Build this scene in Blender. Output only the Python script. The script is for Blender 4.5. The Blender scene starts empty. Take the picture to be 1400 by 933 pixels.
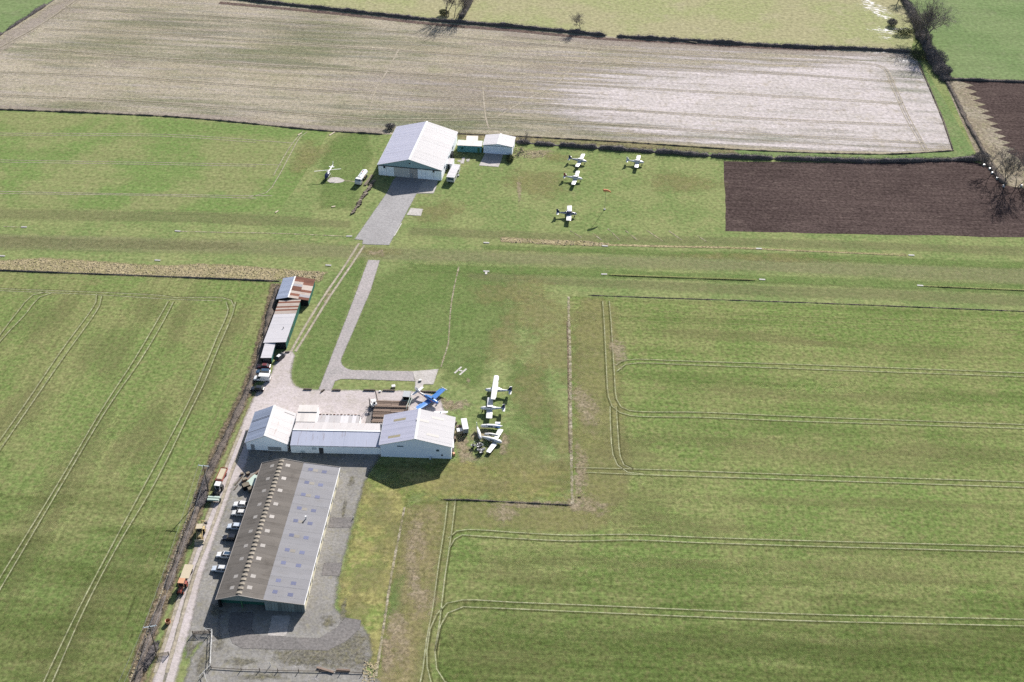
import bpy, bmesh, math, random
import numpy as np
from mathutils import Vector, Matrix, noise as mnoise
random.seed(7); RNG = np.random.default_rng(11)
S = bpy.context.scene; COL = S.collection; R = math.radians

# ------------------------------------------------------------------ camera
CAM_H, FPX, PITCH, ROLL = 221.97, 1600.0, R(37.509), R(1.006)
_F = Vector((0, math.cos(PITCH), -math.sin(PITCH)))
_U0 = Vector((0, math.sin(PITCH), math.cos(PITCH)))
_R = Vector((1, 0, 0))*math.cos(ROLL) + _U0*math.sin(ROLL)
_U = -Vector((1, 0, 0))*math.sin(ROLL) + _U0*math.cos(ROLL)
cam = bpy.data.cameras.new('camera'); camo = bpy.data.objects.new('camera', cam); COL.objects.link(camo)
cam.sensor_width = 36; cam.lens = 36*FPX/1400; cam.clip_start = 1; cam.clip_end = 12000
M3 = Matrix((_R, _U, -_F)).transposed()
camo.matrix_world = Matrix.Translation((0, 0, CAM_H)) @ M3.to_4x4()
S.camera = camo

def at(px, py, h=0.0):
    """survey of the photograph: the point at height h above the ground seen at (px, py)"""
    d = _R*(px-700) - _U*(py-466.5) + _F*FPX
    t = (h-CAM_H)/d.z
    return Vector((d.x*t, d.y*t, h))

# ------------------------------------------------------------------ light
SUN_EL, SUN_AZ = 28.5, 67.5           # azimuth counted from +X towards +Y
W = bpy.data.worlds.new('World'); S.world = W; W.use_nodes = True
wn = W.node_tree.nodes; bg = wn['Background']
sky = wn.new('ShaderNodeTexSky'); sky.sky_type = 'NISHITA'; sky.sun_disc = False
sky.sun_elevation = R(SUN_EL); sky.sun_rotation = R(90-SUN_AZ); sky.air_density = 1.0; sky.dust_density = 1.2
W.node_tree.links.new(sky.outputs[0], bg.inputs[0]); bg.inputs[1].default_value = 0.06
sl = bpy.data.lights.new('sun', 'SUN'); sl.energy = 4.6; sl.angle = R(0.5); sl.color = (1.0, 0.968, 0.93)
so = bpy.data.objects.new('sun', sl); COL.objects.link(so)
sd = Vector((math.cos(R(SUN_EL))*math.cos(R(SUN_AZ)), math.cos(R(SUN_EL))*math.sin(R(SUN_AZ)), math.sin(R(SUN_EL))))
so.rotation_euler = sd.to_track_quat('Z', 'Y').to_euler(); so.location = sd*500
S.view_settings.view_transform = 'Standard'; S.view_settings.look = 'None'
S.view_settings.exposure = 1.45; S.view_settings.gamma = 1
S.cycles.use_denoising = False
S.cycles.max_bounces = 5; S.cycles.diffuse_bounces = 3; S.cycles.transparent_max_bounces = 12

# ------------------------------------------------------------------ materials
GAIN = 2.2
def lin(c): c /= 255.0; return c/12.92 if c <= 0.04045 else ((c+0.055)/1.055)**2.4
def alb(r, g, b, k=1.0): return (lin(r)/GAIN*k, lin(g)/GAIN*k, lin(b)/GAIN*k, 1)

class NT:
    def __init__(s, m): s.t = m.node_tree
    def n(s, typ, ins=None, **at_):
        nd = s.t.nodes.new(typ)
        for k, v in at_.items(): setattr(nd, k, v)
        for k, v in (ins or {}).items():
            if isinstance(v, bpy.types.NodeSocket): s.t.links.new(v, nd.inputs[k])
            else: nd.inputs[k].default_value = v
        return nd
    def math(s, op, a, b=0.0, c=None, clamp=False):
        i = {0: a, 1: b}
        if c is not None: i[2] = c
        return s.n('ShaderNodeMath', i, operation=op, use_clamp=clamp).outputs[0]
    def vmath(s, op, a, b, out=0): return s.n('ShaderNodeVectorMath', {0: a, 1: b}, operation=op).outputs[out]
    def noise(s, vec, scale, detail=3.0, rough=0.55):
        return s.n('ShaderNodeTexNoise', {'Vector': vec, 'Scale': scale, 'Detail': detail, 'Roughness': rough}).outputs[0]
    def remap(s, v, a, b, c=0.0, d=1.0, smooth=True):
        return s.n('ShaderNodeMapRange', {0: v, 1: a, 2: b, 3: c, 4: d}, interpolation_type='SMOOTHSTEP' if smooth else 'LINEAR').outputs[0]
    def mix(s, f, a, b):
        return s.n('ShaderNodeMix', {0: f, 6: a, 7: b}, data_type='RGBA').outputs[2]
    def scalec(s, c, f):
        return s.n('ShaderNodeMix', {0: 1.0, 6: c, 7: s.n('ShaderNodeCombineColor', {0: f, 1: f, 2: f}).outputs[0]}, data_type='RGBA', blend_type='MULTIPLY').outputs[2]

def newmat(name):
    m = bpy.data.materials.new(name); m.use_nodes = True
    b = m.node_tree.nodes['Principled BSDF']; return m, NT(m), b

def dirvec(nt, pos, ang, su, sv):
    """coordinates stretched along a direction on the ground"""
    u = nt.vmath('DOT_PRODUCT', pos, (math.cos(ang)*su, math.sin(ang)*su, 0), 1)
    v = nt.vmath('DOT_PRODUCT', pos, (-math.sin(ang)*sv, math.cos(ang)*sv, 0), 1)
    return nt.n('ShaderNodeCombineXYZ', {0: u, 1: v}).outputs[0]

def ground_mat(name, c1, c2, c3, big=1/28, mid=1/5, fine=1.6, ang=0.0, streak=0.25, sfreq=0.55, slen=0.02, finea=0.35,
               mid_lo=0.52, mid_hi=0.72, feather=0.0, opac=1.0, fscale=0.6, rough=1.0, bump=0.25, drill=0.0, fstreak=None, speck=None, soft=0.95, mott=0.5, shift=0.0, spec=0.0):
    m, nt, b = newmat(name)
    pos = nt.n('ShaderNodeNewGeometry').outputs['Position']
    nb = nt.noise(pos, big, 4, 0.6); nm = nt.noise(pos, mid, 4, 0.65); nf = nt.noise(pos, fine*.62, 3, 0.7)
    st = nt.noise(dirvec(nt, pos, ang, slen, sfreq), 1.0, 3, 0.65)
    c = nt.mix(nt.remap(nb, 0.42, 0.58), c1, c2)
    c = nt.mix(nt.remap(nm, mid_lo, mid_hi, 0, 0.8), c, c3)
    n3 = nt.noise(nt.vmath('ADD', pos, (31.7, 12.3, 0)), 0.62, 4, 0.7); n4 = nt.noise(nt.vmath('ADD', pos, (-17.1, 44.9, 0)), 0.33, 4, 0.7)
    c = nt.mix(nt.remap(n3, 0.42, 0.70, 0, mott), c, c3); c = nt.mix(nt.remap(n4, 0.45, 0.72, 0, mott), c, c1)
    f = nt.math('ADD', nt.math('MULTIPLY', nt.math('SUBTRACT', nf, 0.5), finea*14), 1.0)
    f = nt.math('MULTIPLY', f, nt.math('ADD', nt.math('MULTIPLY', nt.math('SUBTRACT', st, 0.5), streak*4), 1.0))
    if drill:
        dw = nt.noise(dirvec(nt, pos, ang, 0.05, 2.6), 1.0, 2, 0.6)
        f = nt.math('MULTIPLY', f, nt.math('ADD', nt.math('MULTIPLY', nt.math('SUBTRACT', dw, 0.5), drill*4), 1.0))
    f = nt.math('MAXIMUM', f, 0.3)
    c = nt.scalec(c, f)
    if speck:
        sp = nt.remap(nt.noise(pos, speck[1], 2, 0.5), speck[2], speck[2]+0.06)
        c = nt.mix(sp, c, speck[0])
    nt.t.links.new(c, b.inputs['Base Color']); b.inputs['Roughness'].default_value = rough
    b.inputs['Specular IOR Level'].default_value = spec if rough > 0.95 else 0.25
    if bump:
        bp = nt.n('ShaderNodeBump', {'Strength': bump, 'Distance': 0.25, 'Height': nf}).outputs[0]
        nt.t.links.new(bp, b.inputs['Normal'])
    if feather or opac < 1:
        e = nt.n('ShaderNodeAttribute', attribute_name='edge').outputs['Fac']
        fv = pos if fstreak is None else dirvec(nt, pos, ang, fstreak[0], fstreak[1])
        fn = nt.noise(fv, fscale if fstreak is None else 1.0, 4, 0.65)
        a = nt.math('ADD', e, nt.math('MULTIPLY', nt.math('SUBTRACT', fn, 0.5), nt.math('MULTIPLY', nt.math('MINIMUM', nt.math('MULTIPLY', e, 4.0), 1.0), feather*2.4)))
        a = nt.math('MULTIPLY', nt.remap(nt.math('ADD', a, shift), 0.05, soft), opac)
        nt.t.links.new(a, b.inputs['Alpha'])
    return m

def paint(name, c, rough=0.5, spec=0.4, metal=0.0, dirt=0.25, dscale=1.3, dc=(0.10, 0.085, 0.065, 1), rand=0.0):
    m, nt, b = newmat(name)
    tc = nt.n('ShaderNodeTexCoord').outputs['Object']
    n1 = nt.noise(tc, dscale, 5, 0.65)
    col = nt.mix(nt.remap(n1, 0.5, 0.8, 0, dirt), c, dc)
    if rand:
        ri = nt.n('ShaderNodeObjectInfo').outputs['Random']
        col = nt.scalec(col, nt.math('ADD', nt.math('MULTIPLY', nt.math('SUBTRACT', ri, 0.5), rand*2), 1.0))
    nt.t.links.new(col, b.inputs['Base Color'])
    b.inputs['Roughness'].default_value = rough; b.inputs['Specular IOR Level'].default_value = spec; b.inputs['Metallic'].default_value = metal
    return m

def corr(name, c, dirt_c, rough=0.55, spec=0.3, pitch=0.2, axis=0, dirt=0.35, streak=0.5, rand=0.12, ustreak=(1.6, 0.12), bumpd=0.04, lo=.46, hi=.72):
    """corrugated sheeting: ribs run across `axis` of the object, stains run down the ribs"""
    m, nt, b = newmat(name)
    tc = nt.n('ShaderNodeTexCoord').outputs['Object']
    sc = (ustreak[0], ustreak[1], 0.3) if axis == 0 else (ustreak[1], ustreak[0], 0.3)
    mp = nt.vmath('MULTIPLY', tc, sc)
    n1 = nt.noise(mp, 1.0, 5, 0.7); n2 = nt.noise(tc, 0.35, 4, 0.6)
    st = nt.math('ADD', nt.math('MULTIPLY', n1, streak), nt.math('MULTIPLY', n2, 1-streak))
    col = nt.mix(nt.remap(st, lo, hi, 0, dirt), c, dirt_c)
    ri = nt.n('ShaderNodeObjectInfo').outputs['Random']
    col = nt.scalec(col, nt.math('ADD', nt.math('MULTIPLY', nt.math('SUBTRACT', ri, 0.5), rand*2), 1.0))
    nt.t.links.new(col, b.inputs['Base Color']); b.inputs['Roughness'].default_value = rough; b.inputs['Specular IOR Level'].default_value = spec
    x = nt.n('ShaderNodeSeparateXYZ', {0: tc}).outputs[axis]
    w = nt.math('SINE', nt.math('MULTIPLY', x, 2*math.pi/pitch))
    bp = nt.n('ShaderNodeBump', {'Strength': 0.2, 'Distance': bumpd, 'Height': w}).outputs[0]
    nt.t.links.new(bp, b.inputs['Normal'])
    return m

def glass(name, c=(0.02, 0.025, 0.03, 1)):
    m, nt, b = newmat(name); b.inputs['Base Color'].default_value = c; b.inputs['Roughness'].default_value = 0.12
    b.inputs['Specular IOR Level'].default_value = 0.6; return m

TR = R(-2.0)        # direction of the drilling rows (runway direction)
GM = {}
GM['turf'] = ground_mat('turf', alb(136, 154, 96), alb(154, 163, 108), alb(170, 166, 118), big=1/22, mid=1/6, fine=1.3, ang=TR, streak=0.05, finea=0.13, mid_lo=.52, mid_hi=.8)
GM['lush'] = ground_mat('lush_turf', alb(130, 155, 90), alb(142, 161, 99), alb(154, 163, 107), big=1/14, mid=1/4, fine=1.4, ang=TR, streak=0.05, finea=.13, feather=.6, opac=.7, fscale=.22)
GM['dry'] = ground_mat('dry_turf', alb(174, 168, 114), alb(164, 160, 110), alb(182, 170, 130), big=1/12, mid=1/3, fine=1.2, ang=TR, streak=0.05, finea=.13, feather=.8, opac=.5, fscale=.25, mott=.6)
GM['worn'] = ground_mat('worn_turf', alb(158, 153, 114), alb(150, 151, 110), alb(162, 154, 120), big=1/12, mid=1/3, fine=1.2, ang=TR, streak=0.10, finea=.13, feather=.7, opac=.32, fstreak=(.03, .5), mott=.6)
GM['mown'] = ground_mat('mown_turf', alb(176, 172, 132), alb(168, 168, 124), alb(182, 172, 138), big=1/16, mid=1/4, fine=1.2, ang=TR, streak=0.10, finea=.13, feather=.6, opac=.42, fstreak=(.02, .4), mott=.6)
GM['crop'] = ground_mat('winter_crop', alb(127, 147, 84), alb(146, 154, 98), alb(158, 150, 108), big=1/26, mid=1/7, fine=1.5, ang=TR, streak=0.15, sfreq=.42, slen=.005, finea=.16, drill=.13, mid_lo=.54, mid_hi=.82, mott=.65)
GM['crop_b'] = ground_mat('winter_crop_near', alb(110, 134, 70), alb(126, 138, 78), alb(136, 130, 86), big=1/24, mid=1/7, fine=1.5, ang=TR, streak=0.12, sfreq=.45, slen=.012, finea=.2, drill=.12, mid_lo=.56, mid_hi=.8)
GM['crop_l'] = ground_mat('winter_crop_left', alb(130, 149, 88), alb(147, 153, 100), alb(158, 151, 108), big=1/26, mid=1/7, fine=1.5, ang=R(84), streak=0.13, sfreq=.42, slen=.006, finea=.15, drill=.12, mid_lo=.53, mid_hi=.82, mott=.65)
GM['crop_u'] = ground_mat('winter_crop_upper', alb(130, 154, 90), alb(154, 160, 108), alb(162, 158, 114), big=1/30, mid=1/9, fine=1.2, ang=R(-2.5), streak=0.09, sfreq=.3, slen=.008, finea=.12, drill=.10, mid_lo=.54, mid_hi=.85, mott=.5)
GM['stubble'] = ground_mat('stubble', alb(186, 174, 152), alb(198, 186, 166), alb(172, 168, 136), big=1/40, mid=1/16, fine=1.1, ang=R(-4.5), streak=0.07, sfreq=.28, slen=.009, finea=.11, drill=.11, mid_lo=.5, mid_hi=.75)
GM['pasture'] = ground_mat('pasture', alb(186, 180, 140), alb(176, 180, 128), alb(192, 184, 150), big=1/50, mid=1/14, fine=.9, ang=0, streak=0.02, finea=.11)
GM['crop_f'] = ground_mat('far_crop', alb(132, 154, 102), alb(142, 160, 110), alb(148, 156, 118), big=1/40, mid=1/14, fine=.9, ang=R(-3), streak=0.09, sfreq=.13, slen=.006, finea=.1)
GM['soil'] = ground_mat('ploughed_soil', alb(90, 77, 74), alb(100, 86, 82), alb(112, 98, 92), big=1/26, mid=1/5, fine=1.5, ang=TR, streak=0.26, sfreq=.8, slen=.02, finea=.18, bump=.8, drill=.28, speck=(alb(150, 134, 126), 2.2, .74))
GM['tan'] = ground_mat('tan_stubble', alb(176, 164, 146), alb(166, 152, 132), alb(154, 152, 116), big=1/16, mid=1/3, fine=1.4, ang=R(110), streak=.12, finea=.2)
GM['margin'] = ground_mat('field_margin', alb(156, 146, 112), alb(140, 142, 100), alb(134, 118, 94), big=1/14, mid=1/3, fine=1.4, ang=R(-4.5), streak=.2, finea=.16)
GM['grassstrip'] = ground_mat('grass_strip', alb(128, 152, 96), alb(138, 156, 104), alb(156, 156, 114), big=1/14, mid=1/4, fine=1.4, ang=R(110), streak=.08, finea=.13)
GM['reed'] = ground_mat('rough_grass', alb(182, 168, 132), alb(164, 156, 114), alb(192, 174, 144), big=1/8, mid=1/2, fine=1.8, ang=TR, streak=.08, finea=.25, feather=.7, fscale=.5, bump=.8)
GM['bank'] = ground_mat('hedge_bank', alb(140, 124, 106), alb(150, 132, 112), alb(126, 122, 90), big=1/10, mid=1/2, fine=1.6, ang=R(84), streak=.1, finea=.28, feather=.9, fscale=.45, bump=.8, opac=.85)
GM['bankp'] = ground_mat('purple_brown_bank', alb(128, 110, 106), alb(140, 120, 112), alb(110, 98, 84), big=1/10, mid=1/2, fine=1.6, ang=TR, streak=.15, finea=.22, feather=.7, fscale=.4, bump=.6, opac=.85)
GM['dirt'] = ground_mat('bare_dirt', alb(204, 186, 160), alb(194, 176, 148), alb(168, 158, 116), big=1/6, mid=1/1.7, fine=2.0, ang=0, streak=0.03, finea=.2, feather=1.0, opac=.6, fscale=.5, shift=-.1)
GM['pale'] = ground_mat('pale_dry_soil', alb(234, 223, 221), alb(226, 216, 212), alb(204, 192, 176), big=1/20, mid=1/6, fine=1.1, ang=R(-4.5), streak=0.06, sfreq=.3, slen=.01, finea=.1, feather=1.25, opac=.95, fstreak=(.016, .30), shift=.06)
GM['flood'] = ground_mat('standing_water_film', alb(212, 206, 206), alb(200, 194, 190), alb(200, 190, 180), big=1/20, mid=1/5, fine=1.1, ang=R(-30), streak=.1, finea=.1, feather=1.3, opac=.9, shift=-.58, soft=.8, fstreak=(.35, .8), rough=.62)
GM['pale2'] = ground_mat('pale_soil_flecks', alb(204, 190, 178), alb(196, 182, 168), alb(196, 184, 164), big=1/20, mid=1/6, fine=1.1, ang=R(-4.5), streak=0.06, sfreq=.3, slen=.01, finea=.1, feather=1.1, opac=.6, fstreak=(.03, .25), shift=-.1)
GM['greenish'] = ground_mat('greenish_stubble', alb(136, 150, 108), alb(144, 152, 114), alb(156, 154, 122), big=1/20, mid=1/6, fine=1.1, ang=R(-4.5), streak=0.06, sfreq=.3, slen=.01, finea=.12, feather=1.0, opac=.45, fstreak=(.02, .2), shift=-.05)
GM['asphalt'] = ground_mat('old_asphalt', alb(174, 170, 169), alb(182, 178, 177), alb(166, 161, 160), big=1/9, mid=1/2, fine=2.2, ang=R(72), streak=.06, sfreq=.5, slen=.03, finea=.08, rough=.9, feather=.35, fscale=1.2)
GM['asphalt2'] = ground_mat('path_asphalt', alb(184, 176, 174), alb(194, 184, 182), alb(176, 170, 164), big=1/9, mid=1/2, fine=2.2, ang=R(72), streak=.06, finea=.08, feather=.45, fscale=1.2, rough=.9)
GM['gravel'] = ground_mat('gravel', alb(226, 214, 212), alb(218, 206, 202), alb(200, 190, 178), big=1/9, mid=1/2.2, fine=2.2, ang=R(80), streak=.06, sfreq=.4, slen=.02, finea=.05, feather=.45, fscale=.8)
GM['hardcore'] = ground_mat('hardcore', alb(172, 168, 163), alb(158, 154, 149), alb(166, 160, 140), big=1/8, mid=1/2.2, fine=2.4, ang=R(80), streak=.06, finea=.08, feather=.5, fscale=.6)
GM['tarmac'] = ground_mat('dark_tarmac', alb(146, 141, 138), alb(154, 148, 144), alb(138, 134, 130), big=1/7, mid=1/2, fine=2.4, ang=0, streak=.04, finea=.09, feather=.3, fscale=1.0)
GM['moss'] = ground_mat('mossy_gravel', alb(140, 136, 124), alb(152, 146, 132), alb(156, 150, 104), big=1/4, mid=1/1.2, fine=2.4, ang=0, streak=.04, finea=.2, feather=.9, fscale=.6, opac=.7, shift=-.1)
GM['concrete'] = ground_mat('concrete', alb(216, 208, 202), alb(206, 198, 190), alb(192, 186, 176), big=1/4, mid=1/1.5, fine=2.2, ang=0, streak=.04, finea=.07, rough=.9, feather=.3, fscale=1.2)
GM['rut'] = ground_mat('wheel_rut', alb(198, 200, 158), alb(206, 204, 168), alb(182, 180, 134), big=1/9, mid=1/2.5, fine=1.5, ang=0, streak=.02, finea=.14, feather=.8, shift=-.1, fscale=.35, opac=.8)
GM['rutd'] = ground_mat('rut_edge_shade', alb(112, 114, 72), alb(106, 110, 70), alb(124, 120, 84), big=1/9, mid=1/2.5, fine=1.5, ang=0, streak=.02, finea=.14, feather=.6, fscale=.3, opac=.5)  # shadow of the taller crop beside the ruts, put into the colour
GM['rutg'] = ground_mat('faint_wheel_rut', alb(168, 174, 116), alb(178, 176, 124), alb(160, 164, 106), big=1/9, mid=1/2.5, fine=1.5, ang=0, streak=.02, finea=.12, feather=.7, fscale=.3, opac=.55)
GM['rutw'] = ground_mat('pale_wheel_rut', alb(206, 194, 176), alb(196, 184, 164), alb(180, 172, 148), big=1/9, mid=1/3, fine=1.2, ang=0, streak=.02, finea=.12, feather=.5, fscale=.15, opac=.95)
GM['whitepaint'] = ground_mat('white_ground_paint', alb(236, 230, 222), alb(228, 222, 214), alb(206, 200, 186), big=1/3, mid=1, fine=3, ang=0, streak=.02, finea=.06, feather=.1, rough=.9)
GM['greenline'] = ground_mat('pale_grass_line', alb(186, 188, 128), alb(176, 180, 118), alb(166, 170, 108), fine=2, finea=.15, feather=.9, fscale=.4, opac=.7, shift=-.1)
GM['verge'] = ground_mat('lane_verge', alb(178, 164, 130), alb(160, 152, 108), alb(184, 170, 142), big=1/6, mid=1/2, fine=1.6, finea=.2, feather=.35, fscale=.4, mott=.7)
GM['verge2'] = ground_mat('dry_yard_grass', alb(176, 170, 110), alb(150, 166, 94), alb(182, 170, 120), big=1/8, mid=1/3, fine=1.4, finea=.15, feather=.8, fscale=.3, mott=.6, opac=.9)
GM['margin_tan'] = ground_mat('tan_headland', alb(184, 170, 126), alb(166, 160, 108), alb(192, 176, 142), big=1/7, mid=1/2.5, fine=1.5, ang=R(78), streak=.06, finea=.15, feather=1.2, fscale=.3, mott=.6, opac=.62, shift=-.22)
GM['rutb'] = ground_mat('brown_track_middle', alb(150, 140, 112), alb(158, 146, 120), alb(140, 140, 104), fine=1.2, finea=.12, feather=.8, fscale=.15, opac=.25)
GM['stones'] = ground_mat('pale_stones', alb(208, 196, 174), alb(190, 178, 148), alb(158, 150, 108), big=1/3, mid=1, fine=2.2, ang=0, streak=.02, finea=.25, feather=1.1, fscale=.45, shift=-.28, opac=.85)

# ------------------------------------------------------------------ mesh helpers
class MB:
    def __init__(s): s.v = []; s.f = []; s.m = []
    def add(s, vs, fs, mi=0):
        o = len(s.v); s.v += [tuple(v) for v in vs]; s.f += [tuple(i+o for i in f) for f in fs]; s.m += [mi]*len(fs); return s
    def box(s, cx, cy, cz, sx, sy, sz, rz=0.0, mi=0, taper=1.0, rx=0.0, ry=0.0):
        M = Matrix.Translation((cx, cy, cz)) @ Matrix.Rotation(rz, 4, 'Z') @ Matrix.Rotation(ry, 4, 'Y') @ Matrix.Rotation(rx, 4, 'X')
        vs = []
        for z, k in ((-.5, 1), (.5, taper)):
            for x, y in ((-.5, -.5), (.5, -.5), (.5, .5), (-.5, .5)): vs.append(M @ Vector((x*sx*k, y*sy*k, z*sz)))
        return s.add(vs, [(3, 2, 1, 0), (4, 5, 6, 7), (0, 1, 5, 4), (1, 2, 6, 5), (2, 3, 7, 6), (3, 0, 4, 7)], mi)
    def tube(s, p0, p1, r0, r1=None, n=6, mi=0, cap=True):
        r1 = r0 if r1 is None else r1; p0, p1 = Vector(p0), Vector(p1); d = (p1-p0)
        if d.length < 1e-6: return s
        d.normalize(); a = d.orthogonal().normalized(); b = d.cross(a); vs = []
        for p, r in ((p0, r0), (p1, r1)):
            for i in range(n): t = 2*math.pi*i/n; vs.append(p+a*math.cos(t)*r+b*math.sin(t)*r)
        fs = [(i, (i+1) % n, n+(i+1) % n, n+i) for i in range(n)]
        if cap: fs += [tuple(range(n))[::-1], tuple(range(n, 2*n))]
        return s.add(vs, fs, mi)
    def slab(s, corners, t, mi=0):
        """plate through four corners (any heights), thickness t downwards along its normal"""
        c = [Vector(p) for p in corners]; nrm = (c[1]-c[0]).cross(c[3]-c[0]).normalized()
        if nrm.z < 0: nrm = -nrm
        return s.add(c+[p-nrm*t for p in c], [(0, 1, 2, 3), (7, 6, 5, 4), (0, 4, 5, 1), (1, 5, 6, 2), (2, 6, 7, 3), (3, 7, 4, 0)], mi)
    def prism(s, poly, y0, y1, mi=0):
        """(x, z) polygon swept from y0 to y1"""
        n = len(poly); vs = [(x, y0, z) for x, z in poly]+[(x, y1, z) for x, z in poly]
        return s.add(vs, [tuple(range(n)), tuple(range(2*n-1, n-1, -1))]+[(i, n+i, n+(i+1) % n, (i+1) % n) for i in range(n)], mi)
    def loft(s, rings, mi=0, cap=True):
        n = len(rings[0]); vs = [p for r in rings for p in r]; fs = []
        for k in range(len(rings)-1):
            for i in range(n): fs.append((k*n+i, k*n+(i+1) % n, (k+1)*n+(i+1) % n, (k+1)*n+i))
        if cap: fs += [tuple(range(n))[::-1], tuple(range((len(rings)-1)*n, len(rings)*n))]
        return s.add(vs, fs, mi)
    def build(s, name, mat, parent=None, smooth=False, loc=(0, 0, 0), rz=0.0, label=None):
        me = bpy.data.meshes.new(name); me.from_pydata(s.v, [], s.f)
        bm = bmesh.new(); bm.from_mesh(me); bmesh.ops.recalc_face_normals(bm, faces=bm.faces); bm.to_mesh(me); bm.free()
        for m in (mat if isinstance(mat, (list, tuple)) else [mat]): me.materials.append(m)
        me.polygons.foreach_set('material_index', s.m)
        if smooth: me.polygons.foreach_set('use_smooth', [True]*len(me.polygons))
        o = bpy.data.objects.new(name, me); COL.objects.link(o); o.location = loc; o.rotation_euler.z = rz
        if parent is not None: o.parent = parent
        if label: o['label'] = label
        return o

def tag(o, label, cat, group=None, kind=None):
    if label: o['label'] = label
    if cat: o['category'] = cat
    if group: o['group'] = group
    if kind: o['kind'] = kind
    return o
def thing(name, label, cat, loc, rz=0.0, group=None):
    o = bpy.data.objects.new(name, None); COL.objects.link(o); o.location = (loc[0], loc[1], loc[2] if len(loc) > 2 else 0); o.rotation_euler.z = rz
    o.empty_display_size = 0.5
    return tag(o, label, cat, group)

# ------------------------------------------------------------------ ground sheets
_LEV = {}
def zlev(lev):
    k = _LEV.get(lev, 0); _LEV[lev] = k+1
    return 0.008*lev+0.00037*k
def sub(poly, step=14.0):
    out = []
    for i in range(len(poly)):
        a, b = Vector(poly[i]), Vector(poly[(i+1) % len(poly)]); n = max(1, int((b-a).length/step))
        for k in range(n): out.append(a.lerp(b, k/n))
    return out
def area(p): return 0.5*sum(p[i].x*p[(i+1) % len(p)].y-p[(i+1) % len(p)].x*p[i].y for i in range(len(p)))
from mathutils.geometry import delaunay_2d_cdt
def cdt(P):
    r = delaunay_2d_cdt([Vector(p) for p in P], [], [list(range(len(P)))], 1, 1e-4)
    return r[0], r[1], r[2]
def dist_edge(P, q):
    A = np.array([tuple(p) for p in P]); B = np.roll(A, -1, 0); d = B-A; w = np.array(q)-A
    t = np.clip((w*d).sum(1)/np.maximum(1e-9, (d*d).sum(1)), 0, 1); e = w-d*t[:, None]
    return float(np.sqrt((e*e).sum(1)).min())
def inside(P, q):
    c = False; n = len(P)
    for i in range(n):
        a, b = P[i], P[i-1]
        if (a.y > q.y) != (b.y > q.y) and q.x < (b.x-a.x)*(q.y-a.y)/(b.y-a.y)+a.x: c = not c
    return c
def refine(P, f):
    pts = list(P)
    ring = sub(P, max(1.2, f*1.5)); n = len(ring)
    extra = []
    for i in range(n):
        t = ring[(i+1) % n]-ring[i-1]
        if t.length < 1e-6: continue
        t.normalize(); q = ring[i]+Vector((-t.y, t.x))*f
        if inside(P, q) and dist_edge(P, q) > f*.55: extra.append(q)
    r = delaunay_2d_cdt([Vector(p) for p in list(P)+extra], [], [list(range(len(P)))], 1, 1e-3)
    return r[0], r[2]
def sheet(name, pts, mat, lev, feather=0.0, smooth=0, pix=True, wobble=0.0, kind='structure', label=None):
    P = [at(*p).to_2d() if pix else Vector(p) for p in pts]
    for _ in range(smooth):
        Q = []
        for i in range(len(P)):
            a, b = P[i], P[(i+1) % len(P)]; Q += [a*.75+b*.25, a*.25+b*.75]
        P = Q
    if area(P) < 0: P = P[::-1]
    if wobble:
        P = sub(P, 5.0); n = len(P); Q = []
        for i in range(n):
            t = (P[(i+1) % n]-P[i-1]); t = Vector((-t.y, t.x)).normalized() if t.length > 1e-6 else Vector((0, 0))
            Q.append(P[i]+t*wobble*(mnoise.noise((P[i].x*.12, P[i].y*.12, lev))*1.0+mnoise.noise((P[i].x*.5, P[i].y*.5, lev))*.5))
        P = Q
    z = zlev(lev); bm = bmesh.new(); n = len(P)
    if feather:
        ed = bm.verts.layers.float.new('edge')
        outer = []
        for i in range(n):
            a, b, c = P[i-1], P[i], P[(i+1) % n]; d1 = (b-a).normalized(); d2 = (c-b).normalized()
            n1 = Vector((-d1.y, d1.x)); n2 = Vector((-d2.y, d2.x)); m = n1+n2
            m = m.normalized() if m.length > 1e-3 else n1; k = min(1.6, 1/max(.4, m.dot(n1)))
            outer.append(b-m*feather*.5*k)
        P = outer
    co, ed_, fs_ = cdt(P)
    if feather:
        # rings of a plain outline may fold at tight corners: take the distance to the outline instead
        co, fs_ = refine(P, feather)
    vv = [bm.verts.new((c[0], c[1], z)) for c in co]
    if feather:
        for v in vv: v[ed] = min(1.0, dist_edge(P, v.co.xy)/feather)
    for f in fs_:
        try: bm.faces.new([vv[i] for i in f])
        except ValueError: pass
    for f in bm.faces:
        f.normal_update()
        if f.normal.z < 0: f.normal_flip()
    me = bpy.data.meshes.new(name); bm.to_mesh(me); bm.free(); me.materials.append(mat)
    o = bpy.data.objects.new(name, me); COL.objects.link(o); o['kind'] = kind
    if label: o['label'] = label
    return o
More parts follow.
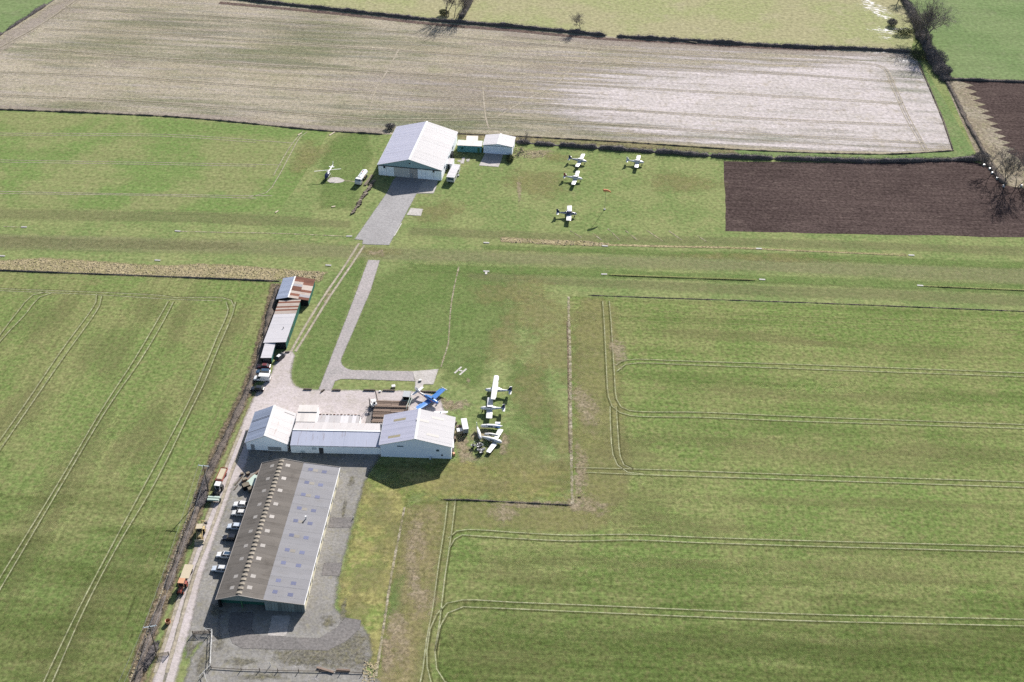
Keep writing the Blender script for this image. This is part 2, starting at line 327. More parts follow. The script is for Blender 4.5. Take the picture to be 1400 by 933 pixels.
def blob(name, px, py, rx, ry, mat, lev, rot=0.0, n=28, seed=0):
    """feathered patch, radii in metres"""
    c = at(px, py); z = zlev(lev); rs = random.Random(seed*77+int(px)+int(py)*3); ph = [rs.uniform(0, 6.28) for _ in range(4)]
    vs = [(c.x, c.y, z)]; e = [1.0]; fs = []
    for k, (rr, ee) in enumerate(((.5, .62), (1.0, 0.0))):
        for i in range(n):
            t = 2*math.pi*i/n; w = 1+.16*math.sin(2*t+ph[0])+.12*math.sin(3*t+ph[1])+.08*math.sin(5*t+ph[2])
            x, y = math.cos(t)*rx*rr*w, math.sin(t)*ry*rr*w
            vs.append((c.x+x*math.cos(rot)-y*math.sin(rot), c.y+x*math.sin(rot)+y*math.cos(rot), z)); e.append(ee)
    for i in range(n):
        j = (i+1) % n; fs.append((0, 1+i, 1+j)); fs.append((1+i, 1+n+i, 1+n+j, 1+j))
    me = bpy.data.meshes.new(name); me.from_pydata(vs, [], fs); a = me.attributes.new('edge', 'FLOAT', 'POINT'); a.data.foreach_set('value', e)
    me.materials.append(mat); o = bpy.data.objects.new(name, me); COL.objects.link(o); o['kind'] = 'structure'; return o
def catmull(P, step=4.0):
    if len(P) < 3: pass
    out = []
    for i in range(len(P)-1):
        p0 = P[i-1] if i else P[i]*2-P[i+1]; p1, p2 = P[i], P[i+1]; p3 = P[i+2] if i+2 < len(P) else p2*2-p1
        L = (p2-p1).length; n = max(1, int(L/step))
        al = .5; t0 = 0; t1 = t0+max(1e-3, (p1-p0).length)**al; t2 = t1+max(1e-3, L)**al; t3 = t2+max(1e-3, (p3-p2).length)**al
        for k in range(n):
            t = t1+(t2-t1)*k/n
            A1 = p0*((t1-t)/(t1-t0))+p1*((t-t0)/(t1-t0)); A2 = p1*((t2-t)/(t2-t1))+p2*((t-t1)/(t2-t1)); A3 = p2*((t3-t)/(t3-t2))+p3*((t-t2)/(t3-t2))
            B1 = A1*((t2-t)/(t2-t0))+A2*((t-t0)/(t2-t0)); B2 = A2*((t3-t)/(t3-t1))+A3*((t-t1)/(t3-t1))
            out.append(B1*((t2-t)/(t2-t1))+B2*((t-t1)/(t2-t1)))
    out.append(P[-1]); return out
def ribbons(name, lines, mat, lev, width, off=0.0, pix=True, step=4.0):
    vs, fs, e = [], [], []; z = zlev(lev)
    for ln in lines:
        P = catmull([at(*p).to_2d() if pix else Vector(p) for p in ln], step); n = len(P); o = len(vs)
        for i, p in enumerate(P):
            t = P[min(i+1, n-1)]-P[max(i-1, 0)]
            t = t.normalized() if t.length > 1e-6 else Vector((1, 0)); nn = Vector((-t.y, t.x))
            for k, ee in ((-.5, 0.0), (-.22, 1.0), (.22, 1.0), (.5, 0.0)):
                q = p+nn*(off+width*k*1.4); vs.append((q.x, q.y, z)); e.append(ee)
        for i in range(n-1):
            for k in range(3): a = o+i*4+k; fs.append((a, a+1, a+5, a+4))
    me = bpy.data.meshes.new(name); me.from_pydata(vs, [], fs); a = me.attributes.new('edge', 'FLOAT', 'POINT'); a.data.foreach_set('value', e)
    me.materials.append(mat)
    bm = bmesh.new(); bm.from_mesh(me)
    for f in bm.faces:
        if f.normal.z < 0: f.normal_flip()
    bm.to_mesh(me); bm.free()
    o = bpy.data.objects.new(name, me); COL.objects.link(o); o['kind'] = 'structure'; return o

# base ground to the horizon
g = MB().add([(-5000, -3000, 0), (5000, -3000, 0), (5000, 7000, 0), (-5000, 7000, 0)], [(0, 1, 2, 3)]).build('ground', GM['turf']); g['kind'] = 'structure'

FAR_EDGE = [(150, -22), (260, -8), (350, 4), (450, 15), (600, 31), (700, 39), (800, 48), (1000, 61), (1100, 66), (1200, 69), (1245, 72)]
sheet('pasture', [(-150, -220), (110, -25)]+FAR_EDGE+[(1252, 40), (1238, 0), (1215, -60), (1180, -220)], GM['pasture'], 1)
sheet('far_crop_field', [(1180, -220), (1215, -60), (1238, 0), (1256, 45), (1280, 85), (1295, 107), (1400, 110), (1650, 118), (1650, -220)], GM['crop_f'], 1)
sheet('stubble_field', [(-190, 166), (-150, 143), (0, 49), (75, 0), (110, -25)]+FAR_EDGE+[(1256, 84), (1270, 115), (1290, 163), (1304, 206), (1220, 211), (1120, 209), (1000, 204), (850, 194), (720, 187), (640, 184), (520, 184), (430, 178), (330, 168), (250, 160), (130, 154), (0, 149), (-190, 141)], GM['stubble'], 2)
sheet('far_left_field', [(-400, 130), (-150, 143), (0, 47), (75, -1), (105, -25), (70, -140), (-400, -140)], GM['crop_f'], 1)
sheet('grass_strip', [(1250, 74), (1262, 90), (1300, 152), (1334, 214), (1325, 221), (1200, 219), (1000, 213), (850, 203), (705, 195), (640, 190), (640, 184), (720, 187), (850, 194), (1000, 204), (1120, 209), (1220, 211), (1304, 206), (1290, 163), (1268, 112)], GM['grassstrip'], 3)
sheet('field_margin', [(620, 181), (720, 186), (850, 193), (1000, 203), (1010, 211), (850, 202), (720, 195), (625, 190)], GM['margin'], 4)
sheet('ploughed_field', [(990, 221), (1100, 222), (1200, 223), (1320, 219), (1345, 225), (1376, 254), (1400, 258), (1650, 262), (1650, 334), (1400, 325), (1200, 321), (1100, 319), (992, 316)], GM['soil'], 3, wobble=.5)
jag = []
for i in range(11):
    t = i/11; x, y = 1316+t*62, 112+t*96; jag += [(x-1, y), (x+15, y+5), (x+3, y+8)]
sheet('ploughed_field', [(1310, 108)]+jag+[(1392, 216), (1405, 236), (1650, 242), (1650, 114), (1400, 110)], GM['soil'], 4)
sheet('tan_strip', [(1289, 106), (1400, 110), (1400, 258), (1376, 254), (1345, 224), (1332, 205), (1312, 160)], GM['tan'], 2)
sheet('crop_field', [(-240, 146), (0, 153), (250, 164), (448, 181), (436, 205), (425, 226), (400, 262), (382, 291), (200, 287), (0, 284), (-240, 280)], GM['crop_u'], 2, wobble=.6)
sheet('crop_field', [(-300, 362), (0, 371), (200, 379), (372, 386), (378, 396), (360, 440), (338, 510), (300, 600), (262, 690), (238, 760), (210, 830), (188, 900), (176, 1000), (-300, 1000)], GM['crop_l'], 2, wobble=.5)
sheet('crop_field', [(779, 405), (900, 410), (1100, 416), (1400, 427), (1650, 436), (1650, 1020), (490, 1020), (514, 922), (530, 830), (547, 725), (561, 686), (640, 685), (783, 692)], GM['crop'], 2, wobble=.35)
sheet('crop_margin', [(561, 686), (640, 686), (783, 692), (830, 694), (835, 728), (690, 724), (622, 722), (608, 760), (590, 880), (575, 1000), (494, 1000), (516, 922), (532, 830), (549, 725)], GM['dry'], 3, feather=3, smooth=1)
sheet('crop_margin', [(553, 694), (606, 690), (604, 740), (592, 800), (576, 880), (562, 1000), (498, 1000), (517, 922), (533, 830), (548, 735)], GM['margin_tan'], 4, feather=2.5)
sheet('crop_margin', [(784, 405), (838, 408), (846, 470), (850, 560), (862, 640), (850, 700), (788, 700)], GM['dry'], 3, feather=4, smooth=1)
# runway and mown bands (left to right across the whole picture)
def band(name, up, lo, mat, lev, f=2.5):
    return sheet(name, up+lo[::-1], mat, lev, feather=f)
band('mown_band', [(-150, 282), (0, 286), (250, 290), (395, 296), (480, 303)], [(-150, 296), (0, 300), (250, 304), (395, 309), (480, 312)], GM['worn'], 5)
band('runway', [(-150, 318), (0, 321), (200, 325), (330, 329), (500, 338), (700, 345), (900, 351), (1100, 357), (1400, 368), (1600, 375)], [(-150, 338), (0, 341), (200, 344), (330, 347), (500, 354), (700, 361), (900, 367), (1100, 374), (1400, 388), (1600, 396)], GM['mown'], 5, 4)
band('runway_wear', [(-150, 321), (0, 324), (150, 328), (330, 333)], [(-150, 334), (0, 337), (150, 339), (330, 342)], GM['worn'], 6)
band('mown_band', [(640, 372), (800, 381), (1000, 389), (1200, 396), (1400, 405), (1600, 413)], [(640, 382), (800, 391), (1000, 402), (1200, 410), (1400, 419), (1600, 428)], GM['worn'], 5)
band('mown_band', [(560, 310), (800, 321), (1000, 325), (1200, 332), (1400, 338)], [(560, 322), (800, 331), (1000, 336), (1200, 342), (1400, 350)], GM['worn'], 5)
band('lush_band', [(660, 336), (900, 343), (1100, 348), (1400, 360)], [(660, 341), (900, 349), (1100, 355), (1400, 368)], GM['lush'], 6)
band('lush_band', [(560, 362), (800, 368), (1000, 376), (1400, 390)], [(560, 371), (800, 378), (1000, 385), (1400, 402)], GM['lush'], 6)
band('lush_band', [(500, 178), (505, 215), (480, 285), (440, 285), (445, 215), (455, 190)], [(499, 178)], GM['lush'], 4, 5)
sheet('lush_turf', [(412, 482), (450, 385), (495, 352), (500, 356), (470, 430), (436, 532), (412, 531), (400, 515)], GM['lush'], 5, feather=3)
sheet('lush_turf', [(522, 365), (700, 375), (690, 470), (600, 500), (486, 503), (470, 492), (484, 455)], GM['lush'], 4, feather=14, smooth=1)
for px, py, rx, ry in [(735, 250, 14, 16), (600, 290, 12, 10), (930, 250, 16, 12), (760, 215, 8, 6), (1030, 352, 40, 3), (520, 345, 9, 4)]:
    blob('dry_turf', px, py, rx, ry, GM['dry'], 6)
for px, py, rx, ry in [(705, 400, 16, 12), (740, 430, 14, 16), (690, 470, 9, 12), (760, 480, 10, 20), (730, 540, 9, 18), (715, 640, 20, 14), (770, 600, 6, 16), (640, 660, 18, 7), (420, 215, 9, 16), (540, 740, 6, 10), (505, 790, 7, 9), (520, 700, 8, 8), (495, 670, 4, 6), (485, 830, 5, 6)]:
    blob('dry_turf', px, py, rx, ry, GM['dry'], 6)
for px, py, rx, ry in [(720, 520, 10, 10), (735, 570, 8, 14), (640, 510, 10, 8), (700, 615, 10, 8), (505, 740, 6, 8), (530, 820, 5, 9), (520, 765, 4, 6)]:
    blob('lush_turf', px, py, rx, ry, GM['lush'], 5)
# dirt
for px, py, rx, ry, ro in [(632, 606, 3.4, 7, 0), (632, 612, 3, 5, 0), (612, 553, 5.5, 3.6, -.3), (625, 556, 4, 2.4, 0), (690, 606, 1.8, 5, .1), (686, 618, 1.6, 2, 0), (625, 590, 2.5, 4, 0), (612, 553, 5, 3.4, -.3), (630, 553, 5, 2.4, 0), (586, 572, 4.5, 4, 0), (690, 605, 1.6, 5, .1), (657, 596, 5, 5, 0), (640, 625, 5, 3, 0), (640, 520, .8, 2.4, 0), (545, 870, 4, 10, .2), (530, 900, 2.4, 8, .1), (570, 735, 4, 8, .1), (563, 770, 3, 9, .1), (575, 815, 4, 9, .3), (800, 690, 8, 5, 0), (795, 640, 3, 12, 0), (515, 346, 5, 2.5, 0), (710, 260, 1.2, 12, 0), (733, 210, 8, 6, 0), (845, 480, 4, 9, 0), (800, 555, 5, 14, .1), (690, 700, 5, 5, 0), (530, 240, 2, 2, 0), (448, 405, 2, 6, 0)]:
    blob('dirt_patch', px, py, rx, ry, GM['dirt'], 7, ro)
for px, py, rx, ry, ro in [(527, 890, 1.4, 7, .15), (790, 660, 1.6, 8, 0), (786, 690, 4, 3, 0), (720, 690, 12, 2, 0)]:
    blob('pale_patch', px, py, rx, ry, GM['dirt'], 8, ro)
GM['thin'] = ground_mat('thin_crop', alb(168, 158, 116), alb(158, 152, 108), alb(150, 156, 102), big=1/14, mid=1/4, fine=1.4, ang=TR, streak=.08, finea=.14, feather=1.0, opac=.24, fstreak=(.02, .16), mott=.6)
GM['dense'] = ground_mat('dense_or_sheen_tone', alb(110, 138, 72), alb(118, 142, 78), alb(132, 142, 88), big=1/14, mid=1/4, fine=1.4, ang=TR, streak=.08, finea=.14, feather=1.0, opac=.16, fstreak=(.02, .16), mott=.6)
GM['sheen_fall'] = ground_mat('near_sheen_falloff', alb(108, 130, 68), alb(116, 134, 74), alb(130, 132, 84), big=1/20, mid=1/5, fine=1.5, ang=TR, streak=.12, sfreq=.42, slen=.006, finea=.16, drill=.12, feather=.9, opac=.42, fstreak=(.03, .2), mott=.6)  # near crop darkened in colour for the sheen lost at steeper view
GM['thin_l'] = ground_mat('thin_crop_left', alb(158, 148, 110), alb(150, 144, 104), alb(142, 146, 98), big=1/14, mid=1/4, fine=1.4, ang=R(84), streak=.08, finea=.14, feather=1.0, opac=.24, fstreak=(.02, .2), mott=.6)
for i, (px, py, rx, ry) in enumerate([(880, 690, 14, 9), (860, 620, 12, 10), (950, 720, 30, 4), (1150, 625, 60, 5), (1250, 480, 40, 5), (1010, 460, 40, 4), (1100, 540, 60, 4), (950, 600, 30, 4), (720, 790, 16, 6), (850, 770, 30, 4), (1200, 690, 50, 3), (1330, 620, 40, 5), (700, 900, 20, 5), (1050, 880, 50, 4), (1320, 870, 40, 6), (1150, 780, 50, 4)]):
    blob('thin_crop', px, py, rx, ry, GM['thin'], 4, TR, seed=i)
for i, (px, py, rx, ry) in enumerate([(950, 440, 40, 4), (1250, 430, 50, 3), (1150, 590, 70, 4), (1000, 520, 50, 4), (760, 760, 30, 5), (1000, 790, 60, 5), (1250, 750, 60, 5), (900, 880, 40, 6), (1300, 540, 50, 5), (690, 860, 18, 6), (1200, 900, 50, 5), (920, 660, 14, 3)]):
    blob('dense_or_sheen_tone', px, py, rx, ry, GM['dense'], 4, TR, seed=i)
for i, (px, py, rx, ry) in enumerate([(60, 440, 8, 20), (150, 480, 9, 24), (250, 440, 7, 18), (200, 600, 8, 26), (100, 640, 8, 26), (40, 740, 8, 26), (150, 800, 8, 26), (200, 420, 10, 10), (280, 520, 5, 22), (320, 450, 4, 16), (30, 560, 7, 20), (90, 880, 8, 22)]):
    blob('thin_crop', px, py, ry, rx, GM['thin_l'], 4, R(84), seed=i)
# white dried-out soil on the stubble
def wash(name, pts, mat, lev, fn, step=9.0):
    """a tint over a field whose strength follows fn(x, y), cut to the field's outline"""
    P = [at(*p).to_2d() for p in pts]
    if area(P) < 0: P = P[::-1]
    xs = [p.x for p in P]; ys = [p.y for p in P]; ex = []
    x = min(xs)
    while x < max(xs):
        y = min(ys)
        while y < max(ys):
            q = Vector((x, y))
            if inside(P, q) and dist_edge(P, q) > 1.0: ex.append(q)
            y += step
        x += step
    r = delaunay_2d_cdt(P+ex, [], [list(range(len(P)))], 1, 1e-3); z = zlev(lev)
    me = bpy.data.meshes.new(name); me.from_pydata([(c[0], c[1], z) for c in r[0]], [], [f if ((r[0][f[1]]-r[0][f[0]]).cross(r[0][f[2]]-r[0][f[0]])) > 0 else f[::-1] for f in r[2]])
    a = me.attributes.new('edge', 'FLOAT', 'POINT'); a.data.foreach_set('value', [max(0.0, min(1.0, fn(c[0], c[1]))) for c in r[0]])
    me.materials.append(mat); o = bpy.data.objects.new(name, me); COL.objects.link(o); o['kind'] = 'structure'; return o
wash('dense_or_sheen_tone', [(783, 694), (900, 680), (1100, 690), (1400, 700), (1640, 710), (1640, 1015), (600, 1015), (600, 900), (612, 760), (622, 730)], GM['sheen_fall'], 4, lambda x, y: min(1, max(0, (206-y)/50)))  # gradient paints the weaker sheen of the near crop
wash('dense_or_sheen_tone', [(-290, 540), (150, 560), (225, 600), (300, 560), (262, 690), (238, 760), (210, 830), (188, 900), (176, 1000), (-290, 1000)], GM['sheen_fall'], 4, lambda x, y: .6*min(1, max(0, (240-y)/50)))  # same painted sheen falloff on the left field
STUB = [(0, 52), (75, 3), (110, -22), (260, -4), (450, 18), (600, 34), (800, 52), (1000, 64), (1200, 73), (1243, 76), (1254, 88), (1268, 117), (1287, 163), (1301, 204), (1220, 208), (1120, 206), (1000, 201), (850, 192), (720, 185), (640, 182), (520, 182), (430, 176), (330, 166), (250, 158), (0, 147)]
def g_(x, y, px, py, rx, ry):
    c = at(px, py); return math.exp(-((x-c.x)/rx)**2-((y-c.y)/ry)**2)
wash('pale_soil', STUB, GM['pale'], 4, lambda x, y: 1.0*g_(x, y, 1150, 150, 66, 42)+.75*g_(x, y, 1000, 140, 50, 26)+.5*g_(x, y, 880, 140, 44, 22)+.7*g_(x, y, 1230, 110, 30, 40)+.12)
wash('pale_soil', STUB, GM['pale2'], 5, lambda x, y: .55*g_(x, y, 640, 130, 30, 26)+.5*g_(x, y, 530, 110, 24, 14)+.5*g_(x, y, 250, 35, 24, 14)+.5*g_(x, y, 90, 18, 18, 16)+.4*g_(x, y, 760, 90, 30, 20)+.5*g_(x, y, 400, 40, 24, 10)+.5*g_(x, y, 172, 86, 9, 5)+.35*g_(x, y, 350, 164, 60, 6)+.5*g_(x, y, 900, 62, 90, 6)+.08)
wash('green_tint', STUB, GM['greenish'], 6, lambda x, y: .6*g_(x, y, 120, 70, 40, 12)+.5*g_(x, y, 200, 143, 60, 8)+.6*g_(x, y, 560, 160, 40, 9)+.6*g_(x, y, 400, 80, 40, 12)+.6*g_(x, y, 850, 182, 90, 5)+.5*g_(x, y, 640, 165, 40, 5)+.4*g_(x, y, 300, 30, 60, 20)+.4*g_(x, y, 1240, 100, 12, 30)+.4*g_(x, y, 480, 55, 50, 14)+.15)
for i, (px, py, rx, ry, ro) in enumerate([(1222, 76, 14, 7, 0), (1238, 83, 10, 6, 0), (1205, 73, 16, 3.4, 0), (1208, 42, 15, 7, .1), (1195, 12, 8, 20, .5), (1205, 22, 5, 12, .5), (1228, 40, 9, 4, .2), (1208, 52, 7, 3, 0), (1190, 4, 6, 16, .6)]):
    blob('flood_water', px, py, rx, ry, GM['flood'], 8+i % 2, ro, seed=i+40)
sheet('field_margin', [(-190, 152), (-150, 134), (0, 52), (85, 0), (120, -25), (140, -25), (105, 2), (0, 72), (-190, 190)], GM['pale2'], 8, feather=6)
sheet('field_margin', [(-100, 141.5), (0, 145), (250, 155), (430, 171), (530, 177), (530, 183), (430, 178), (250, 160), (0, 149), (-100, 146)], GM['pale2'], 8, feather=2.5)
# rough tussocky bank left, and strip in the middle
REED = [(-120, 352), (0, 357), (60, 353), (120, 357), (190, 362), (230, 364), (270, 361), (330, 364), (390, 369), (446, 373), (436, 386), (424, 382), (386, 381), (372, 385), (200, 378), (0, 370), (-120, 366)]
sheet('rough_bank', REED, GM['reed'], 6, feather=2)
STRIP = [(684, 324), (720, 327), (800, 330), (832, 333), (832, 337), (760, 335), (686, 331)]
sheet('rough_bank', STRIP, GM['reed'], 7, feather=1.4)
ribbons('rough_bank', [[(830, 335), (900, 337), (1000, 339), (1100, 343), (1240, 349)]], GM['reed'], 7, 1.2)
ribbons('hedge_bank', [[(300, 4), (450, 18), (600, 34), (700, 42), (800, 51.5), (1000, 64), (1130, 69.5)]], GM['bankp'], 7, 3.0)
ribbons('hedge_bank', [[(690, 46), (800, 57), (900, 62), (1000, 68), (1240, 77)]], GM['pale2'], 8, 5)
# hedge bank along the lane
BANK = [(378, 388), (366, 440), (348, 505), (330, 550), (306, 600), (284, 650), (266, 705), (244, 760), (222, 820), (200, 880), (186, 940), (180, 1000)]
ribbons('hedge_bank', [BANK], GM['bank'], 7, 3.6)
# ------------------------------------------------------------------ roads, yards, pads
sheet('taxiway', [(528.6, 264.6), (538, 246), (548, 236), (600, 240), (596, 256.6), (592.6, 264.6), (569.7, 264.8), (557, 288.6), (532, 335.4), (495.4, 334.3), (496.6, 328.6), (485, 327.4)], GM['asphalt'], 9, feather=.5)
sheet('concrete_pad', [(577, 250), (600, 244), (596, 257), (592.6, 264.6), (569.7, 264.8)], GM['concrete'], 10, feather=.35)
sheet('concrete_pad', [(556, 294.3), (575.4, 295.6), (578.4, 286.3), (561.7, 284.7)], GM['concrete'], 11, feather=.35)
ribbons('edge_line', [[(549, 305.7), (544, 314.5), (539, 323)]], GM['whitepaint'], 11, .35)
sheet('concrete_pad', [(655, 226.5), (681.5, 228.6), (684.5, 222), (688, 211), (664, 209)], GM['concrete'], 9, feather=.35)
for i, p in enumerate([[(632, 215.5), (636, 215.5), (634, 224.2), (629.5, 224)], [(626, 219.3), (630.5, 219.5), (630, 222), (625.5, 221.6)], [(637, 218.2), (642.6, 217), (641, 222), (638, 221)]]):
    sheet('concrete_slab', p, GM['concrete'], 9+i, feather=.35)
sheet('footpath', [(503.6, 355.7), (519.3, 356.4), (505.7, 400), (480, 459.7), (467.8, 488), (466, 494), (468, 500), (474, 504.5), (482, 506.5), (564.6, 508), (567, 521.5), (478, 518.5), (466, 518.5), (458, 521.5), (453, 534), (435.5, 534), (455.4, 482), (480, 419)], GM['asphalt2'], 8, feather=.5)
sheet('concrete_pad', [(564, 508), (599.5, 505), (592.5, 526), (579, 525.5), (576.5, 534), (567, 534), (568, 521.5)], GM['concrete'], 9, feather=.35)
sheet('gravel_yard', [(384, 481), (404, 480), (398, 504), (397, 516), (401, 526), (412, 532.5), (436, 534), (500, 534), (578, 535.5), (602, 545), (606, 562), (616, 576), (560, 580), (400, 585), (345, 600), (336, 640), (326, 654), (318, 664), (306, 700), (289, 748), (272, 800), (262, 850), (250, 890), (236, 945), (228, 1010), (192, 1010), (206, 945), (222, 892), (238, 842), (254, 793), (272, 742), (290, 692), (305, 652), (318, 620), (328, 590), (338, 565), (347, 545), (352, 536), (372, 512), (376, 497)], GM['gravel'], 8, feather=1.2, smooth=1)
ribbons('track_rut', [[(491, 333), (470, 366), (440, 410), (414, 452), (398, 481)], [(498, 336), (478, 366), (447, 412), (420, 456), (404, 481)]], GM['rutw'], 9, .75)
ribbons('track_centre', [[(331, 612), (312, 660), (296, 705), (276, 756), (260, 800), (246, 850), (234, 895), (220, 950)]], GM['moss'], 9, .7)
ribbons('track_rut', [[(340, 588), (322, 632), (304, 682), (290, 722), (270, 775), (256, 820), (242, 870), (228, 920)], [(330, 588), (312, 632), (294, 682), (278, 722), (258, 778), (243, 825), (228, 872), (212, 920)]], GM['concrete_r'] if 'concrete_r' in GM else GM['rutw'], 10, .8)
sheet('car_park', [(338, 612), (372, 620), (366, 636), (300, 820), (300, 870), (270, 880), (252, 905), (258, 860), (270, 805), (288, 750), (306, 700), (322, 655)], GM['hardcore'], 7, feather=1.5)
sheet('yard', [(330, 606), (396, 612), (524, 619), (505, 645), (497, 662), (486, 700), (474, 745), (462, 790), (457, 832), (470, 845), (492, 852), (503, 868), (508, 895), (497, 918), (520, 934), (515, 1010), (230, 1010), (262, 900), (285, 868), (296, 830), (360, 636)], GM['hardcore'], 6, feather=1.5)
sheet('moss_patch', [(440, 880), (480, 858), (504, 870), (508, 905), (490, 914), (380, 905), (370, 890)], GM['moss'], 9, feather=4)
for px, py, rx, ry in [(330, 905, 5, 1.8), (450, 850, 3, 2), (470, 835, 1.2, 4), (278, 905, 2.5, 6), (300, 880, 2, 2.4), (260, 885, 2, 4), (296, 835, 2, 3), (480, 660, 1.4, 3), (425, 905, 7, 1.6), (360, 925, 8, 1.6), (470, 700, .9, 6)]:
    blob('moss_patch', px, py, rx, ry, GM['moss'], 10)
sheet('verge', [(356, 515), (342, 552), (320, 605), (300, 650), (284, 697), (266, 748), (248, 800), (230, 852), (212, 902), (192, 965), (205, 965), (212, 942), (228, 892), (244, 842), (259, 793), (277, 742), (295, 692), (309, 652), (322, 620), (332, 590), (342, 566), (352, 540)], GM['verge'], 7, feather=1.5)
sheet('yard_grass', [(500, 648), (535, 662), (560, 675), (556, 690), (546, 730), (530, 820), (517, 910), (506, 926), (506, 880), (478, 848), (462, 832), (466, 800), (478, 748), (492, 690)], GM['verge2'], 5, feather=2.5)
sheet('yard_grass', [(520, 640), (640, 632), (700, 640), (776, 640), (778, 684), (640, 680), (562, 680)], GM['verge2'], 4, feather=8)
sheet('tarmac', [(315, 873), (312, 855), (316, 838), (346, 838), (344, 860), (348, 868.5), (397, 872), (437, 873), (460.8, 858), (471.8, 845), (493.6, 848), (491.8, 860), (473.6, 877), (448, 890), (331.5, 887), (318, 880)], GM['tarmac'], 11, feather=.35)
sheet('concrete_pad', [(366, 869.5), (372, 842), (398, 842), (391, 870.5)], GM['concrete'], 12, feather=.35)
for i, p in enumerate([[(452, 708), (484, 708), (479, 722), (449, 722)], [(443, 770), (468, 770), (464, 788), (440, 787)]]):
    sheet('tarmac', p, GM['tarmac'], 10+i, feather=.35)
sheet('concrete_pad', [(505, 560), (516, 557), (508, 580), (499, 580)], GM['tarmac'], 10, feather=.35)
blob('flood_water', 426, 930, 3.2, 1.8, GM['flood'], 12, 0)
# helicopter pad, path to the bowser
sheet('concrete_pad', [(447, 247), (452, 243), (462, 242.5), (470, 246), (472, 247.5), (467, 250), (456, 251), (449, 249.5)], GM['concrete'], 7, smooth=1, feather=.35)
ribbons('footpath', [[(470, 247.4), (478, 247.8), (486, 249)]], GM['stones'], 7, .6)
# H and painted lines on the grass
ribbons('helipad_marking', [[(621.5, 510.6), (631, 502)], [(628.3, 512.9), (637.8, 504.6)], [(626.6, 506.4), (632.8, 508)]], GM['whitepaint'], 8, .55, step=1)
ribbons('parking_lines', [[(810, 319), (823, 329)], [(831, 313), (847, 328)], [(855, 315.5), (872, 329)], [(884, 315), (906, 330)], [(914.5, 316), (932, 328.5)], [(953, 322), (966, 331)], [(780, 316), (795, 325)]], GM['stones'], 8, .5)
ribbons('stone_line', [[(627.5, 365), (621, 393), (616.5, 420), (614, 455), (613, 470), (606, 492), (603, 502)]], GM['stones'], 8, .5)
ribbons('stone_line', [[(777.5, 406), (777.8, 436), (779, 470), (780, 520), (780.5, 580), (781.5, 640), (782.5, 690)]], GM['stones'], 8, .9)
ribbons('dirt_line', [[(775.8, 440), (777, 480), (778, 540), (779, 620)]], GM['bank'], 7, .7)
ribbons('stone_line', [[(553, 694), (547, 726), (539, 766), (530, 820), (521, 880), (514, 925)]], GM['stones'], 8, .7)
ribbons('edge_line', [[(245, 316.5), (300, 318), (380, 319.5), (474, 323.5)]], GM['stones'], 7, .5)
ribbons('edge_line', [[(5, 310), (33, 311)]], GM['stones'], 7, .4)
ribbons('edge_line', [[(835, 375.5), (900, 378), (1035, 382.5)], [(1262, 391), (1330, 394), (1400, 396.5), (1500, 400)], [(1045, 340), (1140, 344), (1240, 349)]], GM['greenline'], 8, .6)
# tramlines
def tram(lines, mat='rut', dark=True, w=.29):
    ribbons('wheel_tracks', lines, GM[mat], 6, w)
    if dark: ribbons('wheel_tracks', lines, GM['rutd'], 5, .4, off=.42)  # dark ribbon paints the crop's shade along the rut
tram([[(1650, 461), (1400, 452.7), (1080, 438.5), (900, 434), (850, 432.6), (838, 434)], [(1650, 466), (1400, 457.7), (1080, 445.6), (900, 440.3), (852, 437.5)], [(1650, 448), (1400, 441), (1080, 433), (900, 426)]], 'rutg', False)
tram([[(1650, 518), (1400, 509.8), (1080, 498.2), (920, 493.3), (870, 491.4), (852, 493), (841, 500)], [(1650, 524), (1400, 515.3), (1080, 504.1), (940, 499), (872, 496.6), (855, 498.5), (843, 508)],
      [(1650, 590), (1400, 580.7), (1080, 569.3), (960, 564), (860, 561.5), (849, 556.5), (843, 546), (840, 510), (835, 433), (833, 412)], [(1650, 596), (1400, 586.2), (1080, 575.7), (960, 571), (862, 568.5), (848, 564.5), (837, 556), (832, 543), (829, 500), (826, 440), (824, 412)]])
tram([[(834, 556), (835, 592), (838, 622), (844, 636), (858, 646), (880, 648.5)], [(842.5, 556), (845, 595), (848, 625), (853, 636), (866, 642)], [(1650, 669), (1400, 659.3), (1080, 649), (900, 642.6), (785, 639.5)], [(1650, 677), (1400, 666.8), (1080, 655.8), (870, 649), (800, 646)]])
tram([[(1650, 757), (1400, 747.7), (1080, 738.9), (950, 734.6), (860, 730.8), (780, 732), (701, 728), (640, 724.2), (624, 726.5), (613, 736)], [(1650, 764), (1400, 755.2), (1080, 746.3), (950, 742), (860, 738.5), (780, 740), (657, 733.4), (632, 731.6), (621.5, 737.4), (615, 748)],
      [(1650, 855), (1400, 847.1), (1080, 839.3), (820, 828.4), (701, 823.7), (632, 820.6), (611, 825), (597, 840), (588, 860), (583.5, 890), (584, 912), (590, 936)], [(1650, 864), (1400, 856.2), (1080, 848.5), (820, 837.9), (676, 831.6), (633, 830), (612, 838.5), (602, 856), (594.5, 890), (597, 915), (608, 932), (630, 945)],
      [(611.5, 687), (608, 718.5), (600.5, 765.6), (591, 834.7), (583, 875.5), (578, 916), (572, 945)], [(622.5, 684), (617.8, 724.8), (608, 790.8), (600.5, 853.6), (594.3, 891)]])
